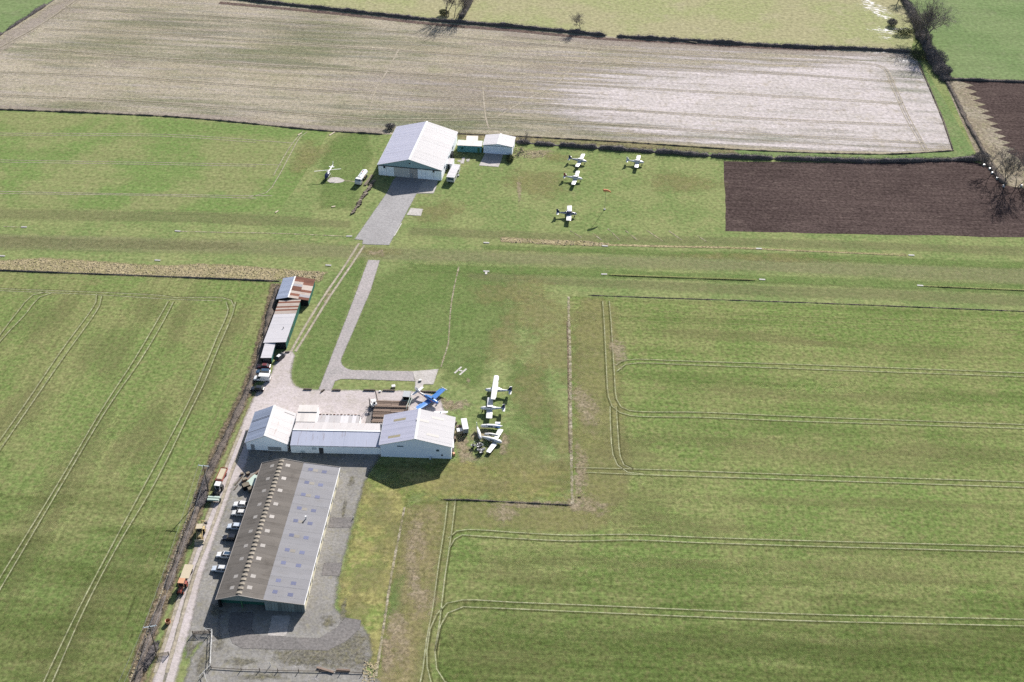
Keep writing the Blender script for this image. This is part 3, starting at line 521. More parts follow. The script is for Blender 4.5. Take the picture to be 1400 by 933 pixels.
tram([[(66, 399), (44.8, 403.6), (23.6, 427), (0, 458), (-60, 540)], [(70.7, 401), (54, 406.5), (35, 429.6), (0, 467), (-60, 550)], [(132, 402), (131, 413), (82.5, 481.4), (30, 559), (0, 602), (-60, 690)], [(139, 405), (136, 418), (87, 488.5), (38.5, 559), (0, 615), (-60, 705)],
      [(230, 412), (221.6, 427), (184, 491), (140.5, 558), (80, 660), (0, 790), (-80, 920)], [(237, 413), (227.5, 432), (193, 491), (147, 558), (86, 660), (0, 806), (-80, 940)],
      [(309, 413), (312, 423), (295, 465), (271, 521.5), (252.5, 560), (208, 644), (152, 748), (108, 832), (60, 932), (30, 1000)], [(322, 413), (318, 429.6), (297, 479), (278, 526), (261, 560), (212, 660), (160, 748), (116, 832), (72, 932), (42, 1000)],
      [(-120, 390), (0, 395), (225, 404.8), (236, 407), (304, 407.5), (316, 411), (320, 420)], [(-120, 392.6), (0, 397.8), (137, 403.6), (236, 409.6), (304, 411.6)]], 'rut', True, .3)
ribbons('wheel_tracks', [[(340, 440), (300, 560), (240, 680), (190, 800), (150, 930)], [(300, 580), (232, 720), (180, 830), (132, 950)], [(262, 690), (225, 770), (196, 840)]], GM['rutg'], 5, .5)
tram([[(-150, 179), (0, 182.3), (120, 182.9), (230, 184.2), (268, 186), (350, 192), (400, 196)], [(-150, 182), (0, 185), (230, 187), (350, 195)], [(-150, 215), (0, 219), (134, 221.2), (350, 225.2), (385, 226)], [(-150, 218), (0, 222), (134, 224), (350, 227.6)], [(-150, 258), (0, 262), (214, 266), (350, 268), (372, 268)], [(0, 265), (188, 267.3), (350, 271.3)],
      [(420, 181), (412, 186), (395, 215), (378, 246), (364, 264), (340, 270)], [(414, 180), (400, 196), (384, 222), (374, 240)]], 'rutw', False, .28)
st = [[(-150, 126), (0, 130.5), (200, 140), (350, 151), (515, 163.8), (600, 164), (680, 163), (855, 173), (1030, 184), (1150, 190), (1262, 196)],
      [(0, 99), (175, 106), (350, 118.5), (515, 128.8), (690, 139.5), (855, 151), (1030, 162.3), (1250, 172)],
      [(30, 66), (175, 77.5), (350, 88.5), (520, 99), (690, 110), (855, 120), (1030, 130), (1235, 142)],
      [(60, 40), (200, 46), (340, 56), (515, 67.5), (690, 79.5), (855, 89), (1030, 98.6), (1222, 112)],
      [(90, 10), (250, 20), (390, 30.5), (540, 44), (690, 57), (855, 71), (1030, 81), (1180, 87), (1206, 92), (1222, 120), (1240, 160), (1266, 206)],
      [(0, 66), (60, 32), (100, 4), (140, -25)]]
ribbons('wheel_tracks', st, GM['rutb'], 8, .7)
ribbons('wheel_tracks', st, GM['rutw'], 9, .45, off=.9); ribbons('wheel_tracks', st, GM['rutw'], 10, .4, off=-.9)
ribbons('wheel_tracks', [[(808, 62), (800, 80), (780, 96), (760, 116), (720, 136), (680, 160)], [(545, 68), (528, 100), (515, 120), (505, 150)], [(660, 120), (664, 160), (668, 176)]], GM['rutw'], 9, .6)
#@@PART2
# ------------------------------------------------------------------ object materials
PM = {}
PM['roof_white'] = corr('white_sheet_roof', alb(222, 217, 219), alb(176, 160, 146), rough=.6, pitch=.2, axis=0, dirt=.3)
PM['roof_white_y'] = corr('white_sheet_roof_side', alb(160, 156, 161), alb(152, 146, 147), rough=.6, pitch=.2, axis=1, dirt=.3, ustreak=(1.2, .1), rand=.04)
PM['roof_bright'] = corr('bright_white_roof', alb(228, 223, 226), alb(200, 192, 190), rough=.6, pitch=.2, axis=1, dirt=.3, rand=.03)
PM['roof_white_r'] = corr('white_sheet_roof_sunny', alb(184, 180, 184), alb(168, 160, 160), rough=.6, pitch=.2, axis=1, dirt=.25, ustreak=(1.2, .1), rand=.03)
PM['roof_white_shade'] = corr('white_sheet_roof_shade_tint', alb(208, 207, 226), alb(186, 186, 202), rough=.55, pitch=.2, axis=1, dirt=.4, ustreak=(1.4, .1), rand=.05)  # white sheet tinted bluish for slopes turned from the sun
PM['roof_left_shade'] = corr('sheet_roof_left_shade_tint', alb(172, 182, 206), alb(140, 148, 170), rough=.5, pitch=.2, axis=1, dirt=.45, ustreak=(1.4, .1))  # left slopes: weaker sun and sky reflection tinted into the colour
PM['roof_rusty_white'] = corr('stained_white_roof', alb(200, 194, 194), alb(150, 104, 76), rough=.6, lo=.56, hi=.66, pitch=.2, axis=0, dirt=.6, streak=.85, ustreak=(2.2, .16), rand=.05)
PM['roof_stained_sky_tint'] = corr('stained_white_shade_tint', alb(222, 225, 244), alb(160, 128, 116), rough=.6, lo=.57, hi=.66, pitch=.2, axis=0, dirt=.6, streak=.85, ustreak=(2.2, .16), rand=.03)  # stained white sheet; bluish sky reflection of the front slope painted in
PM['roof_cream'] = corr('cream_roof', alb(234, 226, 220), alb(190, 176, 150), rough=.6, pitch=.25, axis=0, dirt=.25)
PM['asbestos'] = corr('weathered_cement_roof', alb(134, 127, 120), alb(98, 91, 84), rough=.85, spec=.1, pitch=.18, axis=1, dirt=.8, ustreak=(1.2, .12), rand=.10)
PM['asbestos_light'] = corr('pale_cement_roof', alb(166, 164, 167), alb(148, 144, 142), rough=.8, spec=.15, pitch=.18, axis=1, dirt=.6, ustreak=(1.2, .12), rand=.05)
PM['rust'] = corr('rusty_sheet', alb(142, 92, 74), alb(104, 62, 48), rough=.8, spec=.1, pitch=.2, axis=1, dirt=.8, rand=.25)
PM['rust_pale'] = corr('part_rusted_sheet', alb(206, 190, 178), alb(150, 98, 74), rough=.7, spec=.2, pitch=.2, axis=1, dirt=.6, rand=.1)
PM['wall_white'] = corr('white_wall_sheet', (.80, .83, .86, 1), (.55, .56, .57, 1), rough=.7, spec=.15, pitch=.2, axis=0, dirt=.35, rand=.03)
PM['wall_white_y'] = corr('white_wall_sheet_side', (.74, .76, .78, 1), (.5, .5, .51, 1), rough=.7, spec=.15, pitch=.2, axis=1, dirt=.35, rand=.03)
PM['wall_blue'] = corr('blue_grey_wall', (.64, .70, .80, 1), (.48, .53, .62, 1), rough=.7, spec=.15, pitch=.2, axis=0, dirt=.3, rand=.03)
PM['wall_grey'] = corr('grey_gable_wall', (.26, .36, .38, 1), (.2, .27, .28, 1), rough=.7, spec=.15, pitch=.2, axis=0, dirt=.3, rand=.03)
PM['wall_green'] = corr('green_wall', (.02, .085, .068, 1), (.015, .05, .04, 1), rough=.7, spec=.15, pitch=.2, axis=1, dirt=.4, rand=.05)
PM['wall_teal'] = corr('teal_wall', (.10, .26, .27, 1), (.06, .15, .15, 1), rough=.7, spec=.15, pitch=.3, axis=0, dirt=.4, rand=.05)
PM['wall_cream'] = corr('cream_wall', (.48, .44, .33, 1), (.3, .28, .2, 1), rough=.8, spec=.1, pitch=.2, axis=1, dirt=.4, rand=.03)
PM['wall_dark'] = paint('black_boarding', (.012, .014, .016, 1), .8, .1)
PM['board'] = paint('grey_boarding', (.16, .19, .19, 1), .85, .1, dirt=.6, rand=.3)
PM['trim'] = paint('white_trim', (.55, .54, .53, 1), .6, .2)
PM['trimdark'] = paint('dark_trim', (.05, .05, .055, 1), .6, .2)
PM['rooflight'] = paint('pale_rooflight', alb(196, 188, 180), .4, .3, dirt=.35, rand=.12)
PM['rooflight_p'] = paint('dull_rooflight', alb(166, 160, 154), .5, .2, dirt=.35)
PM['rooflight_y'] = paint('yellowed_rooflight', alb(184, 172, 140), .4, .3, dirt=.35, rand=.1)
PM['rooflight_b'] = paint('blue_rooflight', alb(126, 130, 160), .3, .4, dirt=.25, rand=.15)
PM['rooflight_f'] = paint('faded_rooflight', alb(156, 148, 136), .5, .3, dirt=.4, rand=.1)
PM['ridge'] = paint('pale_ridge_cowl', alb(182, 170, 152), .7, .2, dirt=.4, rand=.1)
PM['white'] = paint('white_paint', (.52, .51, .50, 1), .35, .5, dirt=.12)
PM['white2'] = paint('off_white_paint', (.44, .43, .41, 1), .45, .4, dirt=.25)
PM['silver'] = paint('silver_paint', (.36, .39, .43, 1), .3, .5, dirt=.15)
PM['bluecar'] = paint('dark_blue_paint', (.025, .05, .085, 1), .25, .5, dirt=.1)
PM['blackcar'] = paint('black_paint', (.012, .014, .02, 1), .22, .5, dirt=.1)
PM['redcar'] = paint('dark_red_paint', (.10, .015, .015, 1), .3, .5, dirt=.1)
PM['red'] = paint('red_paint', (.26, .06, .04, 1), .5, .4, dirt=.4)
PM['orange'] = paint('orange_paint', (.40, .20, .11, 1), .5, .4, dirt=.4)
PM['yellow'] = paint('yellow_paint', (.40, .30, .14, 1), .5, .4, dirt=.45)
PM['cream'] = paint('cream_paint', alb(226, 210, 180), .7, .2, dirt=.4)
PM['palegreen'] = paint('pale_green_paint', (.30, .36, .31, 1), .6, .3, dirt=.4)
PM['green'] = paint('green_paint', (.05, .14, .07, 1), .5, .3, dirt=.3)
PM['blue'] = paint('bright_blue_paint', (.03, .13, .36, 1), .35, .5, dirt=.06)
PM['navy'] = paint('navy_paint', (.012, .02, .07, 1), .3, .5, dirt=.05)
PM['grey'] = paint('grey_paint', (.24, .25, .26, 1), .6, .3, dirt=.3)
PM['metal'] = paint('dull_metal', (.30, .30, .31, 1), .45, .5, .6, dirt=.4)
PM['darkmetal'] = paint('dark_metal', (.03, .03, .032, 1), .55, .4, dirt=.3)
PM['rubber'] = paint('rubber', (.015, .015, .016, 1), .85, .2, dirt=.3)
PM['timber'] = paint('brown_timber', alb(156, 136, 122), .9, .1, dirt=.6, dscale=2.5, dc=(.05, .035, .025, 1), rand=.28)
PM['timberpale'] = paint('weathered_timber', alb(160, 148, 130), .9, .1, dirt=.7, dscale=2, dc=(.09, .075, .05, 1), rand=.2)
PM['pole'] = paint('utility_pole_wood', (.10, .085, .07, 1), .9, .1, dirt=.5)
PM['log'] = paint('dark_log', (.10, .08, .065, 1), .9, .1, dirt=.6, rand=.3)
PM['ceramic'] = paint('pale_insulator', (.42, .48, .52, 1), .3, .5, dirt=.1)
PM['sock'] = paint('orange_cloth', (.52, .20, .10, 1), .8, .1, dirt=.2)
PM['marker'] = paint('white_marker_board', alb(222, 217, 208), .7, .2, dirt=.2)
PM['glass'] = glass('glass'); PM['glassb'] = glass('bluish_glass', (.04, .07, .10, 1))
PM['lamp'] = paint('lamp_lens', (.5, .5, .48, 1), .15, .5, dirt=0)
PM['lampr'] = paint('red_lens', (.3, .02, .02, 1), .2, .5, dirt=0)
PM['twig'] = paint('bare_twigs', (.17, .15, .135, 1), .95, .05, dirt=.6, dscale=.5, dc=(.075, .062, .055, 1))
PM['twigd'] = paint('dark_twigs', (.15, .135, .13, 1), .95, .05, dirt=.6, dscale=.5, dc=(.06, .052, .05, 1))
PM['twigg'] = paint('greenish_twigs', (.07, .08, .04, 1), .95, .05, dirt=.5, dscale=.4, dc=(.045, .045, .03, 1))
PM['bark'] = paint('bark', (.12, .105, .09, 1), .95, .05, dirt=.5)
PM['tussock'] = paint('dead_grass', alb(204, 188, 152), .95, .05, dirt=.5, dscale=.5, dc=(.10, .085, .05, 1))
PM['weed'] = paint('dark_weeds', (.05, .055, .025, 1), .95, .05, dirt=.5, dscale=.4, dc=(.06, .045, .03, 1))
PM['hedgebody'] = paint('hedge_core', (.09, .08, .078, 1), .98, .02, dirt=.6, dscale=.8, dc=(.04, .036, .034, 1))
PM['hedgebrown'] = paint('hedge_core_brown', (.12, .10, .085, 1), .98, .02, dirt=.7, dscale=.8, dc=(.07, .058, .048, 1))

# ------------------------------------------------------------------ buildings
def lerp(a, b, t): return tuple(a[i]+(b[i]-a[i])*t for i in range(3))
def slope(parent, A, B, C, D, n, mat, t=.06, name='roof_sheet', jit=.012, mats=None, gap=.0, seed=0):
    """roof slope A-B (eave) to D-C (ridge), cut into n sheets from A to B; each sheet a part"""
    rs = random.Random(seed+n)
    for i in range(n):
        a, b = i/n+gap/n*.5, (i+1)/n-gap/n*.5; dz = (0, 0, .008*(i % 2)+rs.uniform(0, jit))
        q = [lerp(A, B, a), lerp(A, B, b), lerp(D, C, b), lerp(D, C, a)]
        q = [tuple(p[k]+dz[k] for k in range(3)) for p in q]
        m = mat if mats is None else rs.choices(mats[0], mats[1])[0]
        MB().slab(q, t).build(name, m, parent)
def opening(parent, x0, x1, z0, z1, y, name, mat, d=.06, label=None):
    return MB().box((x0+x1)/2, y-d/2, (z0+z1)/2, x1-x0, d, z1-z0).build(name, mat, parent, label=label)
def patch_on(parent, A, B, C, D, u0, u1, v0, v1, name, mat, lift=.05, t=.05):
    def P(u, v): return lerp(lerp(A, B, u), lerp(D, C, u), v)
    q = [P(u0, v0), P(u1, v0), P(u1, v1), P(u0, v1)]; q = [(p[0], p[1], p[2]+lift) for p in q]
    return MB().slab(q, t).build(name, mat, parent)

def gable_building(name, label, cx, cy, rot, w, l, he, hr, nsheet, mL, mR, mfront, mside, over=.25, cat='hangar', upper=None, split=None, gutter=True):
    t = thing(name, label, cat, (cx, cy), R(rot))
    x = w/2
    zs = lambda xx: hr-(hr-he)*abs(xx)/x
    fr = [(-x, 0), (x, 0), (x, he-.05), (0, hr-.05), (-x, he-.05)]
    if split:       # lower wall set back under an upper gable panel
        MB().prism([(-x, 0), (x, 0), (x, split), (-x, split)], .1, .3).build('wall', mfront, t)
        MB().prism([(-x, split), (x, split), (x, he-.05), (0, hr-.05), (-x, he-.05)], 0, .2).build('gable_panel', upper or mfront, t)
    else:
        MB().prism(fr, 0, .2).build('wall', mfront, t)
    MB().prism(fr, l-.2, l).build('wall', mfront, t)
    for s in (-1, 1):
        MB().box(s*(x-.1), l/2, (he-.06)/2, .2, l-.42, he-.06).build('wall', mside, t)
    o = over; ez = (hr-he)/x*o
    L = [(-x-o, -o, he-ez), (-x-o, l+o, he-ez), (0, l+o, hr), (0, -o, hr)]
    Rr = [(x+o, -o, he-ez), (x+o, l+o, he-ez), (0, l+o, hr), (0, -o, hr)]
    slope(t, *L, nsheet, mL, seed=1); slope(t, *Rr, nsheet, mR, seed=2)
    MB().prism([(-.35, hr-.02), (0, hr+.09), (.35, hr-.02), (0, hr-.05)], -o-.02, l+o+.02).build('ridge_cap', PM['trim'], t)
    for s in (-1, 1):
        MB().slab([(s*(x+o), -o-.05, he-ez+.05), (0, -o-.05, hr+.05), (0, -o-.02, hr+.05), (s*(x+o), -o-.02, he-ez+.05)], .2).build('barge_board', PM['trim'], t)
        if gutter: MB().box(s*(x+o+.06), l/2, he-ez-.06, .12, l+2*o, .1).build('gutter', PM['metal'], t)
    return t, L, Rr
# 1. far hangar
t, L, Rr = gable_building('aircraft_hangar', 'large white gabled hangar with sliding doors at the end of the taxiway', -39.8, 389.8, -8.3, 24.4, 31.2, 4.6, 8.0, 28, PM['roof_white_shade'], PM['roof_white_y'], PM['wall_white'], PM['wall_white_y'], upper=PM['wall_grey'], split=4.3)
MB().box(0, -.12, 4.28, 24.6, .3, .22).build('door_rail', PM['trimdark'], t)
for i, (x0, x1, m) in enumerate([(-12.0, -6.2, PM['wall_white']), (-6.1, -.2, PM['white2']), (-.1, 3.0, PM['roof_cream']), (3.1, 6.0, PM['wall_white']), (6.1, 12.0, PM['wall_white'])]):
    d = opening(t, x0, x1, .08, 4.15, .07-.04*(i % 2), 'door', m)
    MB().box((x0+x1)/2, -.06, 2.1, .06, .06, 4.0).build('door_frame', PM['trim'], d)
for x in (-9.8, 9.2): opening(t, x-.4, x+.4, 3.2, 4.0, .02, 'window', PM['glass'])
opening(t, -.2, .3, 5.9, 6.4, .0, 'vent', PM['trimdark'])
opening(t, .2, 1.0, .08, 2.1, -.02, 'side_door', PM['grey'])
for y in (6, 14, 22): MB().box(12.23, y, 2.6, .08, 2.2, .9).build('window', PM['glassb'], t)
MB().box(12.6, 18, 1.2, .8, 3.0, 2.4).build('lean_to', PM['wall_dark'], t)
# 2. small hangar
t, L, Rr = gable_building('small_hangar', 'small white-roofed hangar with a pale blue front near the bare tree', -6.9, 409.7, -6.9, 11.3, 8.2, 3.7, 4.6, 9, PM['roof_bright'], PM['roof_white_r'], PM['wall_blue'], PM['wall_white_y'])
opening(t, -5.2, 5.2, .1, 3.4, -.02, 'door', PM['wall_blue']); MB().box(0, -.05, 3.5, 10.8, .12, .12).build('door_rail', PM['trimdark'], t)
MB().box(5.66, 4, 1.1, .05, .9, 2.1).build('side_door', PM['trimdark'], t)
# 3. left gabled store
t, L, Rr = gable_building('gabled_store', 'white gabled store with rusty streaks at the lane bend', -67.1, 237.5, -2.1, 11.3, 12.4, 3.0, 5.7, 11, PM['roof_left_shade'], PM['roof_rusty_white'], PM['wall_white'], PM['wall_white_y'], cat='building')
for u in (.30, .64, .68): patch_on(t, *L, u, u+.012, .02, .98, 'seam', PM['trimdark'], lift=.04)
patch_on(t, *Rr, .9, .915, .05, .5, 'seam', PM['trimdark'], lift=.04)
opening(t, .3, 4.0, .3, 1.5, -.02, 'window', PM['grey']); opening(t, -4.4, -3.4, .05, 2.1, -.02, 'door', PM['grey'])
# 4. long low workshop with annexes
t = thing('workshop', 'long low white workshop with stained roof between two gabled buildings', 'building', (-48.0, 236.75), R(-.2))
HW = 12.35; he, hr, yr, yb = 3.0, 4.05, 5.0, 9.2
MB().box(0, .1, he/2-.03, 2*HW, .2, he-.06).build('wall', PM['wall_white'], t)
MB().box(0, yb-.1, he/2-.03, 2*HW, .2, he-.06).build('wall', PM['wall_white'], t)
for s in (-1, 1): MB().add([(s*HW, .2, 0), (s*HW, yb-.2, 0), (s*HW, yb-.2, he-.1), (s*HW, yr, hr-.1), (s*HW, .2, he-.1), (s*(HW-.2), .2, 0), (s*(HW-.2), yb-.2, 0), (s*(HW-.2), yb-.2, he-.1), (s*(HW-.2), yr, hr-.1), (s*(HW-.2), .2, he-.1)], [(0, 1, 2, 3, 4), (9, 8, 7, 6, 5), (0, 5, 6, 1), (2, 7, 8, 3), (3, 8, 9, 4)]).build('wall', PM['wall_white_y'], t)
slope(t, (-HW, -.25, he), (HW, -.25, he), (HW, yr, hr), (-HW, yr, hr), 22, PM['roof_stained_sky_tint'], seed=5)
slope(t, (-HW, yb+.25, he), (HW, yb+.25, he), (HW, yr, hr), (-HW, yr, hr), 22, PM['roof_rusty_white'], seed=6)
MB().box(0, yr, hr+.03, 2*HW, .45, .07).build('ridge_cap', PM['trim'], t)
MB().box(0, -.32, he-.1, 2*HW, .1, .1).build('gutter', PM['metal'], t)
opening(t, -4.6, -3.4, .05, 2.1, -.0, 'door', PM['trimdark']); opening(t, -9.8, -8.6, .1, .9, -.0, 'hatch', PM['ceramic'])
opening(t, -6.5, -5.3, 1.4, 2.2, -.0, 'window', PM['ceramic'])
# annex boxes behind (white office and rusty-edged lean-to)
a = thing('flat_roof_office', 'flat cream-white office block behind the long workshop', 'building', (-57.65, 246.3), 0)
MB().box(0, 3.5, 1.45, 5.3, 7.0, 2.9).build('wall', PM['wall_white'], a)
slope(a, (-2.75, -.1, 3.12), (2.75, -.1, 3.12), (2.75, 4.0, 3.02), (-2.75, 4.0, 3.02), 5, PM['roof_cream'], t=.1)
slope(a, (-2.75, 4.05, 3.22), (2.75, 4.05, 3.22), (2.75, 7.1, 3.16), (-2.75, 7.1, 3.16), 5, PM['roof_cream'], t=.16)
MB().box(-2.7, 6.2, 1.1, .1, .9, 2.1).build('door', PM['trimdark'], a)
a = thing('lean_to', 'low white lean-to with rusty scalloped edge beside the cream office block', 'building', (-48.5, 246.25), 0)
MB().box(.1, 1.9, 1.2, 11.6, 3.6, 2.4).build('wall', PM['wall_white'], a)
slope(a, (-5.95, -.05, 2.75), (5.95, -.05, 2.75), (5.95, 3.8, 2.55), (-5.95, 3.8, 2.55), 11, PM['roof_white'], mats=([PM['roof_white'], PM['roof_rusty_white']], [.6, .4]), t=.08, seed=3)
for i in range(12): MB().box(-5.5+i*1.0, 3.85, 2.58, .62, .16, .24).build('roof_cowl', PM['rust_pale'] if i % 2 else PM['rust'], a)
MB().box(5.92, 1.9, 2.72, .12, 3.8, .16).build('barge_board', PM['rust_pale'], a)
# 5. right gabled hangar
t, L, Rr = gable_building('repair_hangar', 'wide white gabled hangar with pale blue front beside the scrap aircraft', -25.8, 235.7, -1.3, 19.4, 12.0, 4.6, 7.2, 11, PM['roof_white_shade'], PM['roof_white_r'], PM['wall_blue'], PM['wall_white_y'])
for (sl_, u0, v0) in ((L, .16, .22), (L, .70, .30), (Rr, .20, .38), (Rr, .60, .70), (Rr, .78, .30)):
    patch_on(t, *sl_, u0, u0+.075, v0, v0+.34, 'rooflight', PM['rooflight_y'] if sl_ is L else PM['rooflight_p'], lift=.03)
opening(t, 6.9, 7.4, 1.0, 1.5, .02, 'vent', PM['trimdark']); opening(t, 5.6, 6.4, 2.6, 3.3, .02, 'window', PM['glassb'])
opening(t, -5.1, -3.4, 3.9, 4.25, .02, 'window', PM['glassb']); MB().box(3.9, -.3, .4, .5, .5, .8).build('gas_bottle', PM['ceramic'], t)
MB().box(9.76, 7, 1.6, .1, 4.5, 3.0).build('side_door', PM['trimdark'], t)
MB().tube((9.9, 8.5, 0), (9.9, 8.5, 4.0), .08).build('drain_pipe', PM['metal'], t)
# 6. big asbestos shed
t = thing('storage_shed', 'very long grey cement-roofed shed with rows of rooflights', 'building', (-68.95, 182.4), R(-3.1))
LS = 46.7; X0, XA, XB, X1 = 0.0, 5.4, 11.2, 20.7; Z0, ZA, ZB, Z1 = 3.2, 5.2, 4.1, 3.15
pro = [(X0, 0), (XB, 0), (XB, ZB-.06), (XA, ZA-.06), (X0, Z0-.06)]
MB().prism([(X0, 3.0), (X1, 2.98), (X1, Z1-.06), (XB, ZB-.06), (XA, ZA-.06), (X0, Z0-.06)], .05, .2).build('gable_panel', PM['board'], t)
MB().prism([(X0, 0), (X1, 0), (X1, Z1-.06), (XB, ZB-.06), (XA, ZA-.06), (X0, Z0-.06)], LS-.2, LS).build('wall', PM['board'], t)
MB().box(.1, LS/2, 1.55, .2, LS-.42, 3.1).build('wall', PM['wall_dark'], t)
MB().box(X1-.1, LS/2, 1.5, .2, LS-.42, 3.0).build('wall', PM['wall_cream'], t)
MB().prism([(X0+.2, 0), (XB, 0), (XB, 2.97), (X0+.2, 2.97)], 1.6, 1.7).build('door', PM['wall_green'], t, label='dark green recessed sliding door')
MB().box(X0+.3, .5, 1.48, .3, .9, 2.96).build('post', PM['wall_dark'], t); MB().box(5.6, .5, 1.48, .25, .3, 2.96).build('post', PM['green'], t)
for i in range(12):      # upright boards of the right front
    x = XB+.1+i*.79; MB().box(x+.38, .12+.012*(i % 3), 1.48, .74, .1, 2.96).build('plank', PM['board'], t)
ns = 31
slope(t, (X0-.3, -.15, Z0-.1), (X0-.3, LS+.15, Z0-.1), (XA, LS+.15, ZA), (XA, -.15, ZA), ns, PM['asbestos'], t=.05, seed=8)
slope(t, (XB, -.15, ZB), (XB, LS+.15, ZB), (XA, LS+.15, ZA), (XA, -.15, ZA), ns, PM['asbestos'], t=.05, seed=9)
slope(t, (X1+.15, -.15, Z1), (X1+.15, LS+.15, Z1), (XB-.02, LS+.15, ZB+.03), (XB-.02, -.15, ZB+.03), ns, PM['asbestos_light'], t=.05, seed=10)
for k, (a_, b_) in enumerate((((X0-.35, Z0-.1), (XA, ZA)), ((XA, ZA), (XB, ZB)), ((XB, ZB+.02), (X1+.2, Z1)))):
    for y in (-.24, LS+.16):
        MB().slab([(a_[0], y, a_[1]+.1), (b_[0], y, b_[1]+.1), (b_[0], y+.1, b_[1]+.1), (a_[0], y+.1, a_[1]+.1)], .22).build('barge_board', PM['rooflight'], t)
MB().box(X0-.36, LS/2, Z0-.1, .12, LS+.3, .12).build('gutter', PM['rooflight'], t)
MB().box(X1+.2, LS/2, Z1-.06, .14, LS+.3, .16).build('gutter', PM['trim'], t)
for i in range(34):      # ridge cowls
    y = .7+i*(LS-1.4)/33; v = []
    prof = [(-.72, -.2), (-.62, .02), (-.25, .15), (.25, .15), (.62, .02), (.72, -.2)]
    MB().prism([(XA+px_, ZA+pz_-.03) for px_, pz_ in prof], y-.3, y+.36).build('ridge_cowl', PM['ridge'], t)
SL = [(X0-.3, -.15, Z0-.1), (X0-.3, LS+.15, Z0-.1), (XA, LS+.15, ZA), (XA, -.15, ZA)]
SR = [(XA, -.15, ZA), (XA, LS+.15, ZA), (XB, LS+.15, ZB), (XB, -.15, ZB)]
SE = [(XB-.02, -.15, ZB+.03), (XB-.02, LS+.15, ZB+.03), (X1+.15, LS+.15, Z1), (X1+.15, -.15, Z1)]
ys = [.048, .100, .195, .250, .345, .400, .497, .553, .650, .706, .80, .853, .945]
ys = [.05, .125, .245, .335, .44, .545, .64, .745, .84, .945]
for i, u in enumerate(ys):
    patch_on(t, *SL, u, u+.022, .50, .68, 'rooflight', PM['rooflight'], lift=.03)
    patch_on(t, *SR, u, u+.022, .24, .44, 'rooflight', PM['rooflight'], lift=.03)
    patch_on(t, *SE, u-.002, u+.02, .17, .29, 'rooflight', PM['rooflight_b'], lift=.03)
    patch_on(t, *SE, u-.008, u+.014, .55, .68, 'rooflight', PM['rooflight_b'], lift=.03)
    if i not in (0, 1, 2): patch_on(t, *SE, u-.004, u+.016, .31, .44, 'rooflight', PM['rooflight_f'], lift=.028)
for i in range(9):       # openings along the right wall
    y = 3.2+i*4.6; MB().box(X1+.02, y, 2.0, .08, 1.2, 1.2).build('window', PM['glass'], t)
for i in range(11): MB().box(X1+.03, .5+i*4.56, 1.5, .14, .16, 3.0).build('pilaster', PM['trim'], t)
MB().tube((15.8, 27, 3.5), (15.8, 27, 4.5), .16, n=8).build('chimney', PM['trim'], t); MB().tube((15.8, 27, 4.5), (15.8, 27, 4.62), .26, n=8).build('chimney_cap', PM['white'], t)
# 7. sheds by the lane
t = thing('rusty_shed', 'gabled shed with one blue-grey slope and one patchwork rusty slope', 'shed', (-70.9, 306.0), R(-2))
w, l, he, hr = 10.2, 11.6, 2.4, 3.3
for y0 in (0, l-.2): MB().prism([(-w/2, 0), (w/2, 0), (w/2, he-.05), (-1.2, hr-.05), (-w/2, he-.05)], y0, y0+.2).build('wall', PM['wall_dark'], t)
for s in (-1, 1): MB().box(s*(w/2-.1), l/2, he/2-.03, .2, l-.42, he-.06).build('wall', PM['wall_green'], t)
slope(t, (-w/2-.2, -.2, he-.05), (-w/2-.2, l+.2, he-.05), (-1.2, l+.2, hr), (-1.2, -.2, hr), 9, PM['roof_left_shade'])
for r_ in range(2):      # patchwork of rusty sheets
    xa, xb = (-1.2, 2.0) if r_ == 0 else (1.9, w/2+.2); za, zb = (hr-(hr-he)*(xa+1.2)/(w/2+1.2)+.0-.03*r_, hr-(hr-he)*(xb+1.2)/(w/2+1.2)-.03*r_)
    slope(t, (xa, -.2, za), (xa, l+.2, za), (xb, l+.2, zb), (xb, -.2, zb), 9, None, mats=([PM['rust'], PM['rust_pale'], PM['roof_white_y']], [.5, .38, .12]), seed=31+r_)
MB().box(-1.2, l/2, hr+.04, .4, l+.4, .06).build('ridge_cap', PM['trim'], t)
t = thing('lane_shed', 'long white mono-pitch shed with a rusty far end and green side', 'shed', (-72.6, 283.1), R(-2.9))
w, l = 6.7, 22.0
MB().box(-w/2+.1, l/2, 1.15, .2, l-.42, 2.3).build('wall', PM['wall_dark'], t); MB().box(w/2-.1, l/2, 1.45, .2, l-.42, 2.9).build('wall', PM['wall_green'], t)
MB().prism([(-w/2, 0), (w/2, 0), (w/2, 2.95), (-w/2, 2.3)], 0, .2).build('wall', PM['wall_dark'], t); MB().prism([(-w/2, 0), (w/2, 0), (w/2, 2.95), (-w/2, 2.3)], l-.2, l).build('wall', PM['wall_dark'], t)
slope(t, (-w/2-.2, -.2, 2.32), (-w/2-.2, 14.6, 2.32), (w/2+.2, 14.6, 3.05), (w/2+.2, -.2, 3.05), 8, PM['roof_bright'], seed=4)
slope(t, (-w/2-.2, 14.6, 2.34), (-w/2-.2, l+.2, 2.34), (w/2+.2, l+.2, 3.07), (w/2+.2, 14.6, 3.07), 9, None, mats=([PM['rust'], PM['rust_pale']], [.72, .28]), seed=15)
MB().tube((1.2, 7, 2.7), (1.2, 7, 3.3), .12).build('flue', PM['darkmetal'], t)
MB().box(w/2+.02, 4, 1.2, .06, 1.0, 2.1).build('door', PM['trimdark'], t); MB().box(w/2+.02, 10, 1.6, .06, 1.6, .9).build('window', PM['glass'], t)
opening(t, .2, 3.0, .05, 2.3, .0, 'door', PM['glass'])
t = thing('lane_hut', 'small white-roofed green hut standing beside the parked dark red car', 'shed', (-74.0, 275.9), R(0))
w, l = 3.0, 7.2
